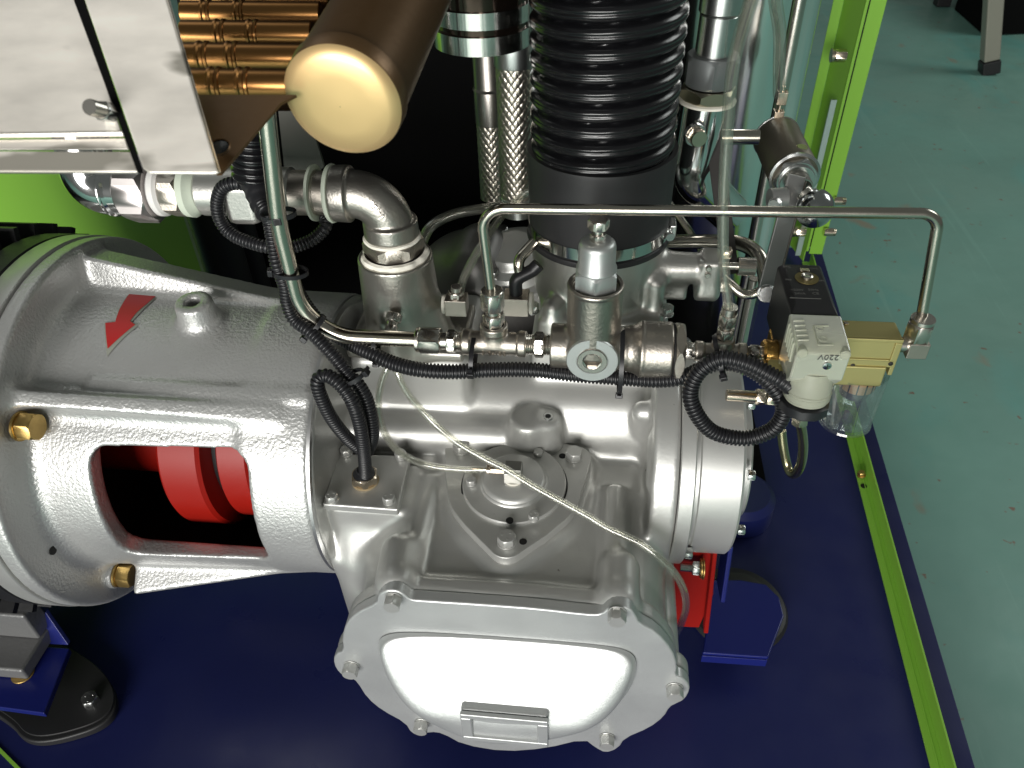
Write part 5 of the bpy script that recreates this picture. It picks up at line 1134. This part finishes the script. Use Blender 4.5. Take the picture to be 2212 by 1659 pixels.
# small fittings below the second tee and looped return tube
lf = T('side_port_fitting', 'brass tinted hex fittings pointing right out of the bearing cover, inside the conduit loop', 'pipe fitting', P(1630, 860, y=.60))
p = P(1612, 856, y=.62); F = fr(p, (1, .0, -.02)); M().cyl(F, .006, -.02, .010).hexa(F, .0145, .009, .018).build('inner_hex', NICKEL, lf); M().hexa(F, .0145, .0195, .028, rot=.3).build('outer_hex', NICKEL, lf); M().cyl(F, .006, .027, .033).build('collar', WHITE, lf)
lp = T('looped_tube', 'thin olive steel tube bent in a narrow hanging loop under the clear connector', 'steel tube', P(1710, 1030, y=.62))
M().tube(crom([P(1688, 930, y=.66), P(1692, 965, y=.655), P(1699, 1000, y=.65), P(1708, 1022, y=.64), P(1720, 1022, y=.63), P(1731, 1000, y=.62), P(1735, 965, y=.615), P(1732, 930, y=.612), P(1727, 912, y=.61)], .003), .0050, 18).build('tube', mat('olive_tube', (.42, .38, .24), 1, .25), lp)
p = P(1727, 915, y=.61); F = fr(p, (-.1, .12, 1)); M().hexa(F, .0150, 0, .012, rot=.3).build('nut', NICKEL, lf if False else lp); M().hexa(F, .0120, .014, .022).build('nut', NICKEL, lp); M().cyl(F, .005, .010, .03).build('stem', NICKEL, lp)

# red and blue feet at the right
rf = T('right_machine_foot', 'red angled foot plate bolted to a bright blue bracket under the right end', 'machine mount', (.19, .64, .0))
def q2(u, v, z): r = P(u, v, z=z); return (r.x, r.y)
RQ = [P(1425, 1180, y=.600), P(1545, 1160, y=.600), P(1541, 1285, y=.600), P(1510, 1356, y=.600), P(1425, 1352, y=.600)]
Fr_ = Matrix(((1, 0, 0, 0), (0, 0, 1, .600), (0, 1, 0, 0), (0, 0, 0, 1)))
M().prism(Fr_, [(a.x, a.z) for a in RQ], 0, .005).build('red_plate', RED, rf, bevel=.001)
ra_, rb_ = P(1541, 1165, y=.600), P(1518, 1348, y=.600)
M().prism(Fr_, [(ra_.x-.001, ra_.z), (ra_.x+.004, ra_.z), (rb_.x+.006, rb_.z), (rb_.x, rb_.z)], -.014, .0).build('red_flange', RED, rf, bevel=.0015)
BQ = [P(1540, 1252, z=.052), P(1600, 1252, z=.052), P(1655, 1262, z=.052), P(1684, 1290, z=.052), P(1694, 1330, z=.052), P(1660, 1420, z=.052), P(1518, 1410, z=.052)]
M().prism(I4, [(a.x, a.y) for a in BQ][::-1], .046, .052).build('blue_plate', BLUE2, rf, bevel=.002)
M().prism(I4, [(BQ[5].x, BQ[5].y-.0006), (BQ[6].x, BQ[6].y-.0006), (BQ[6].x, BQ[6].y+.004), (BQ[5].x, BQ[5].y+.004)][::-1], .030, .0455).build('blue_lip', BLUE2, rf, bevel=.001)
bt_ = P(1572, 1160, y=.66); bl_ = P(1548, 1255, y=.655)
M().box(fr(P(1556, 1262, y=.640), P(1572, 1150, y=.66)-P(1556, 1262, y=.640), (0, 1, 0)), (-.003, -.03, -.005), (.003, .012, (P(1572, 1150, y=.66)-P(1556, 1262, y=.640)).length)).build('blue_web', BLUE2, rf, bevel=.0015)
M().lathe(fr((P(1600, 1340, z=.02).x, P(1600, 1340, z=.02).y+.03, .001), Z1), [(.02, 0), (.070, 0), (.072, .003), (.068, .010), (.050, .016), (.035, .043), (.03, .045)], 56).build('rubber_mount', RUB, rf)
p = P(1488, 1226, y=.585); F = fr(p, X1)
M().thread(F, .0052, -.010, .004, .0014).build('bolt_end', ZINC, rf); M().hexa(F, .0155, .0035, .0125, rot=.2).build('lock_nut', ZINC, rf); M().cyl(F, .0115, .0127, .0150).build('washer', YZINC, rf); M().cyl(F, .0130, .0152, .0172).build('washer', YZINC, rf)
F2 = T('rear_blue_mount', 'dark blue curved mount standing behind the bearing cover', 'machine mount', P(1630, 1080, z=.02))
M().lathe(fr((P(1600, 1100, z=.03).x, P(1600, 1100, z=.03).y+.02, .001), Z1), [(.02, 0), (.055, 0), (.055, .04), (.045, .05), (.01, .05)], 48).build('drum', mat('dark_blue_paint', (.008, .012, .07), 0, .35), F2)

# ------------------------------------------------------------------ centre rear: braided hoses, clamped pipe, rear casting
def braid(name, label, u, y, r, z0, z1, nst=8, lead=.0125, cat='hose'):
    x = P(u, 300, y=y).x; t = T(name, label, cat, (x, y, z0)); nA = nst*12; nz = int((z1-z0)/.0009); vs = []
    for i in range(nz+1):
        z = z0+(z1-z0)*i/nz
        for j in range(nA):
            a = 2*math.pi*j/nA; A_ = (nst*a/(2*math.pi)+(z/lead)) ; B_ = (nst*a/(2*math.pi)-(z/lead))
            fa, fb = A_ % 1, B_ % 1; par = (math.floor(A_)+math.floor(B_)) % 2
            c = fa if par else fb; o = fb if par else fa
            hgt = (1-abs(2*c-1)**4)*(.6+.4*math.sin(math.pi*o)); rr2 = r+.0011*hgt-.0006
            vs.append((x+rr2*math.cos(a), y+rr2*math.sin(a), z))
    mb = M(); mb.v = vs; mb.f = [(i*nA+j, i*nA+(j+1) % nA, (i+1)*nA+(j+1) % nA, (i+1)*nA+j) for i in range(nz) for j in range(nA)]
    mb.build('steel_braid', mat('braid_wire', (.50, .46, .40), 1, .32), t, ang=70); return t, x
z0_, z1_ = z_(1113, 425, .86), z_(1113, 135, .86)
t, x = braid('braided_hose', 'thick steel braided hose close to the left of the ribbed black hose', 1116, .86, .0205, z0_, z1_, 15, .0105)
M().lathe(fr((x, .86, z1_-.002), Z1), [(.018, 0), (.0222, 0), (.0226, .002), (.0226, .030), (.0222, .033), (.0208, .0335), (.0204, .036), (.0204, .20)], 48).build('end_sleeve', mat('steel_sleeve', (.50, .52, .51), 1, .3, noise=.06), t)
M().lathe(fr((x, .86, z1_+.0305), Z1), [(.0205, -.002), (.0232, -.001), (.0228, .002), (.0206, .0035)], 48).build('weld_seam', CHROME, t)
M().lathe(fr((x, .86, z0_-.02), Z1), [(.0215, 0), (.0218, .022), (.0208, .023)], 40).build('lower_sleeve', MATS['steel_sleeve'], t)
z0b, z1b = z_(1058, 425, .93), z_(1058, 262, .93)
t, x = braid('braided_hose', 'second braided hose farther back, half hidden by the first', 1062, .93, .0175, z0b, z1b, 13, .0105)
M().lathe(fr((x, .93, z1b-.001), Z1), [(.0160, 0), (.0186, 0), (.0188, .002), (.0188, .040), (.0180, .043), (.0180, .14)], 48).build('end_sleeve', mat('dark_steel_sleeve', (.30, .28, .26), 1, .3, noise=.05), t)
M().lathe(fr((x, .93, z1b+.040), Z1), [(.0175, -.002), (.0200, 0), (.0175, .003)], 48).build('weld_seam', MATS['dark_steel_sleeve'], t)
pcx, pcy = P(1030, 80, y=.80).x, .84
pcl = T('clamped_pipe', 'dark pipe with two bright band clamps beside the brass drum', 'pipe', (pcx, pcy, z_(1030, 130, .80)))
za_, zb_ = z_(1020, 128, pcy-.05), z_(1020, 88, pcy-.05); zc_, zd_ = z_(1020, 72, pcy-.05), z_(1020, 35, pcy-.05)
M().cyl(fr((pcx, pcy, za_+.004), Z1), .0475, 0, .5, 72).build('dark_pipe', mat('brown_chrome', (.05, .036, .028), .9, .12), pcl)
for a_, b_ in ((za_+.002, zb_+.002), (zc_+.002, zd_+.002)): M().lathe(fr((pcx, pcy, a_), Z1), [(.047, 0), (.0505, 0), (.0505, b_-a_), (.047, b_-a_)], 72, caps=False).build('band_clamp', mat('fluted_band', (.58, .57, .54), 1, .2, bump=.0006, bscale=1, stretch=(70, 70, .01)), pcl)
# casting behind: round discharge cover seen between the two necks
rcx, rcy = P(1060, 560, y=.86).x, .86
rcov = T('rear_round_casting', 'dark round casting with stepped end cover deep between the two necks', 'casting', (rcx, rcy, .3))
s = SDF((rcx-.16, rcy-.10, .30), (rcx+.12, rcy+.12, .60), .0035); s.F[:] = .02
p = P(985, 560, y=.86); s.add(scap((p.x+.02, .87, .42), (p.x+.05, .90, .40), .085), k=.02); s.add(scap((p.x+.03, .83, .49), (p.x+.035, .86, .50), .024), k=.03)
s.add(scyl((rcx+.01, rcy+.01, .36), (rcx+.012, rcy+.008, .46), .085, .08, .008), k=.01)
s.build('body', mat('dark_silver', (.15, .145, .14), .8, .42), rcov)
F = fr(P(1110, 560, y=.85)*1.0, (-.1, -.22, 1)); 
M().lathe(F, [(.01, -.03), (.066, -.03), (.067, -.006), (.065, -.004), (.052, -.004), (.050, .002), (.047, .008), (.034, .009), (.032, .012), (.031, .019), (.029, .021), (.0005, .021)], 72).build('stepped_cover', SILVER_MACH, rcov)
for a_ in (1.9, 3.6, 4.6): G = F @ Matrix.Translation((.060*math.cos(a_), .060*math.sin(a_), -.004)); M().hexa(G, .013, 0, .008).build('cover_bolt', ZINC, rcov)
for a_ in (2.3, 4.2): G = F @ Matrix.Translation((.041*math.cos(a_)*1.0, .041*math.sin(a_), .009)); M().hexa(G, .010, 0, .007).build('cover_bolt', ZINC, rcov)
# dark flat plate under the two necks, black return hose at left
vert('black_hose', 'plain black hose standing behind the bell housing at the green panel edge', 478, 540, 1.05, .034, .0, .60, RUB, 'hose')
vert('black_hose', 'thinner black hose right behind the bell housing, deep in shadow', 545, 560, 1.15, .02, .0, .50, RUB, 'hose')
gpl = T('grey_plate_bracket', 'plain grey flat bracket between the thick tube and the brass drum', 'bracket', P(640, 330, y=.80))
MB = M(); q_ = [P(628, 285, y=.80), P(652, 290, y=.80), P(668, 420, y=.80), P(648, 420, y=.80)]; Fv = Matrix(((1, 0, 0, 0), (0, 0, 1, .80), (0, 1, 0, 0), (0, 0, 0, 1)))
MB.prism(Fv, [(a.x, a.z) for a in [P(600, 230, y=.80), P(660, 230, y=.80), P(700, 360, y=.80), P(640, 420, y=.80), P(620, 420, y=.80)]], 0, .004).build('plate', mat('grey_plate', (.07, .07, .06), .4, .5), gpl)
dk = T('rear_floor_tray', 'black rubber tray lying on the skid behind the compressor', 'tray', (-.1, 1.1, .002))
M().box(I4, (-.70, .93, .003), (.30, 1.148, .010)).build('tray', BLACKIN, dk)

# ------------------------------------------------------------------ top left: cooler with sheet metal box and brass headers
cdir = ray(1515, -1290).normalized()
hp = P(741, 219, d=.470); Fh_ = fr(hp, cdir, Z1); rH = .0362
hd = T('brass_header_drum', 'big lacquered brass header tube with domed end cap painted as lit at top centre', 'cooler header', hp)
M().lathe(Fh_, [(rH*.985, .0001), (rH, .0015), (rH+.0004, .012), (rH-.001, .0135), (rH-.0015, .6)], 96).build('tube', BRASSD, hd)
M().lathe(Fh_, [(.0003, -.0060), (rH*.5, -.0058), (rH*.80, -.0050), (rH*.93, -.0030), (rH*.985, .0000)], 96, caps=False).build('end_cap', mat('lit_brass_cap', (.86, .60, .29), .72, .42, noise=.03, nscale=25, coat=.0), hd)  # same metal as the tube; its lit brightness is put into the colour
# finned brass tubes to the left of the header
ct = T('cooler_core', 'rows of dark golden brass cooler tubes with collars behind the sheet metal strip', 'cooler', P(520, 100, d=.55))
for i, (v, dd_) in enumerate(((186, .475), (128, .515), (78, .555), (34, .595), (-4, .635), (-40, .675))):
    a_ = P(395, v-4, d=dd_); b_ = P(640+i*18, v-2, d=dd_); F = fr(a_, b_-a_); L2 = (b_-a_).length; r_ = .0092
    M().cyl(F, r_, 0, L2, 28).build('tube', mat('dark_gold', (.36, .175, .06), 1, .3), ct)
    for f in ((.18, .42) if i % 2 else (.30, .55)):
        M().lathe(F @ Matrix.Translation((0, 0, L2*f)), [(r_, -.004), (r_+.0010, -.0035), (r_+.0012, -.002), (r_+.0003, -.001), (r_+.0003, .001), (r_+.0012, .002), (r_+.0010, .0035), (r_, .004)], 28, caps=False).build('collar', MATS['dark_gold'], ct)
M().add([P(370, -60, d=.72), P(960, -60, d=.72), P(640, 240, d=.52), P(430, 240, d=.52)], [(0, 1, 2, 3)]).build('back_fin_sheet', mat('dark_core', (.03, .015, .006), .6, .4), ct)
tri = [P(u, v, d=.455) for u, v in ((385, -20), (640, 196), (606, 222), (475, 372), (440, 300))]
tri = [P(405, 205, d=.458), P(640, 205, d=.458), P(606, 222, d=.455), P(477, 374, d=.432), P(466, 374, d=.432)]
nn_ = (tri[1]-tri[0]).cross(tri[3]-tri[0]).normalized(); off = nn_*.002
mb = M(); n = len(tri); mb.v = [tuple(a) for a in tri]+[tuple(a+off) for a in tri]; mb.f = [tuple(range(n)), tuple(range(n, 2*n))[::-1]]+[(i, (i+1) % n, n+(i+1) % n, n+i) for i in range(n)]
tp_ = mb.build('end_plate', BRASSD, ct)
hpz = P(478, 327, d=.436); sd = -1 if nn_.dot(CAM-hpz) < 0 else 1
M().lathe(fr(hpz+nn_*sd*.0027, nn_*sd), [(.0056, -.0003), (.0056, .0004), (.0048, .0006)], 24).build('round_hole', BLKG, ct)
M().lathe(fr(hpz+nn_*sd*.0030, nn_*sd), [(.0054, 0), (.0062, .0004), (.0056, .0010)], 24, caps=False).build('hole_rim', BRASSD, ct)
# sheet metal box: strip and side panel
sb_ = T('sheet_metal_box', 'blurred galvanised sheet metal housing of the cooler in the upper left corner', 'housing', P(200, 300, d=.42))
def slab(name, pts, th, m, bev=.0008):
    pts = [Vector(p) for p in pts]; nv = (pts[1]-pts[0]).cross(pts[2]-pts[0]).normalized()
    if nv.dot(CAM-pts[0]) > 0: nv = -nv
    n = len(pts); mb = M(); mb.v = [tuple(p) for p in pts]+[tuple(p+nv*th) for p in pts]; mb.f = [tuple(range(n)), tuple(range(n, 2*n))[::-1]]+[(i, n+i, n+(i+1) % n, (i+1) % n) for i in range(n)]
    return mb.build(name, m, sb_, bevel=bev)
slab('front_strip', [P(172, -30, d=.445), P(352, -30, d=.445), P(360, 0, d=.442), P(471, 372, d=.405), P(455, 374, d=.405), P(322, 373, d=.405), P(308, 362, d=.405)], .002, SHEET, .0012)
slab('strip_return', [P(352, -30, d=.446), P(471, 374, d=.406), P(471, 374, d=.426), P(352, -30, d=.466)], .0015, SHEET)
slab('dark_gap', [P(148, -30, d=.4475), P(172, -30, d=.4475), P(309, 372, d=.4075), P(297, 372, d=.4075)], .001, BLACKIN, 0)
slab('side_panel', [P(-60, -30, d=.452), P(160, -30, d=.452), P(262, 284, d=.418), P(-60, 288, d=.418)], .0015, SHEET)
slab('fold_bead', [P(-60, 288, d=.417), P(265, 283, d=.417), P(270, 297, d=.419), P(-60, 301, d=.419)], .003, mat('bright_fold', (.70, .66, .60), .8, .3), .0012)
slab('panel_recess', [P(-60, 301, d=.4205), P(270, 297, d=.4205), P(278, 322, d=.418), P(-60, 323, d=.418)], .0015, SHEET)
slab('lower_lip', [P(-60, 324, d=.4145), P(284, 325, d=.4145), P(300, 372, d=.411), P(-60, 371, d=.411)], .003, SHEET, .0015)
F = fr(P(233, 243, d=.418), P(200, 233, d=.405)-P(233, 243, d=.418)); M().hexa(F, .0095, -.002, .006).build('lock_nut', ZINC, sb_); M().thread(F, .0042, .006, .016, .0012).build('bolt_end', STEEL, sb_)

# ------------------------------------------------------------------ workshop objects far right: legs of a stool and a dark crate
st_ = T('workshop_stool', 'pale metal stool leg with dark rubber foot in front of the black box', 'stool', P(2136, 160, z=FZ))
p0 = P(2136, 158, z=FZ); p1 = P(2150, -60, y=p0.y+.02); pp0 = p0+(p1-p0)*.16
M().box(fr(p0, p1-p0, (0, 1, 0)), (-.030, -.030, .055), (.030, .030, (p1-p0).length)).build('leg', STOOLM, st_, bevel=.006); M().box(fr(p0, p1-p0, (0, 1, 0)), (-.034, -.034, 0), (.034, .034, .054)).build('rubber_foot', RUB, st_, bevel=.006)
p0b = P(2033, 12, z=FZ); M().box(fr(p0b, Z1), (-.034, -.034, 0), (.034, .034, .05)).build('rubber_foot', RUB, st_, bevel=.006); M().box(fr(p0b, Z1), (-.03, -.03, .0505), (.03, .03, .5)).build('leg', STOOLM, st_, bevel=.006)
bxq = [P(2062, 20, z=FZ+.004), P(2125, 76, z=FZ+.004), P(2230, 72, z=FZ+.004), P(2320, 60, z=FZ+.004), P(2290, -60, z=FZ+.004), P(2080, -40, z=FZ+.004)]
a = M().prism(I4, [(q.x, q.y) for q in bxq], FZ+.004, FZ+.35).build('black_box', BLACKIN); lone(a, bxq[0]); tagged(a, 'black box standing on the teal floor in the upper right corner', 'box')

for ob in bpy.data.objects:
    if '_o' in ob: del ob['_o']
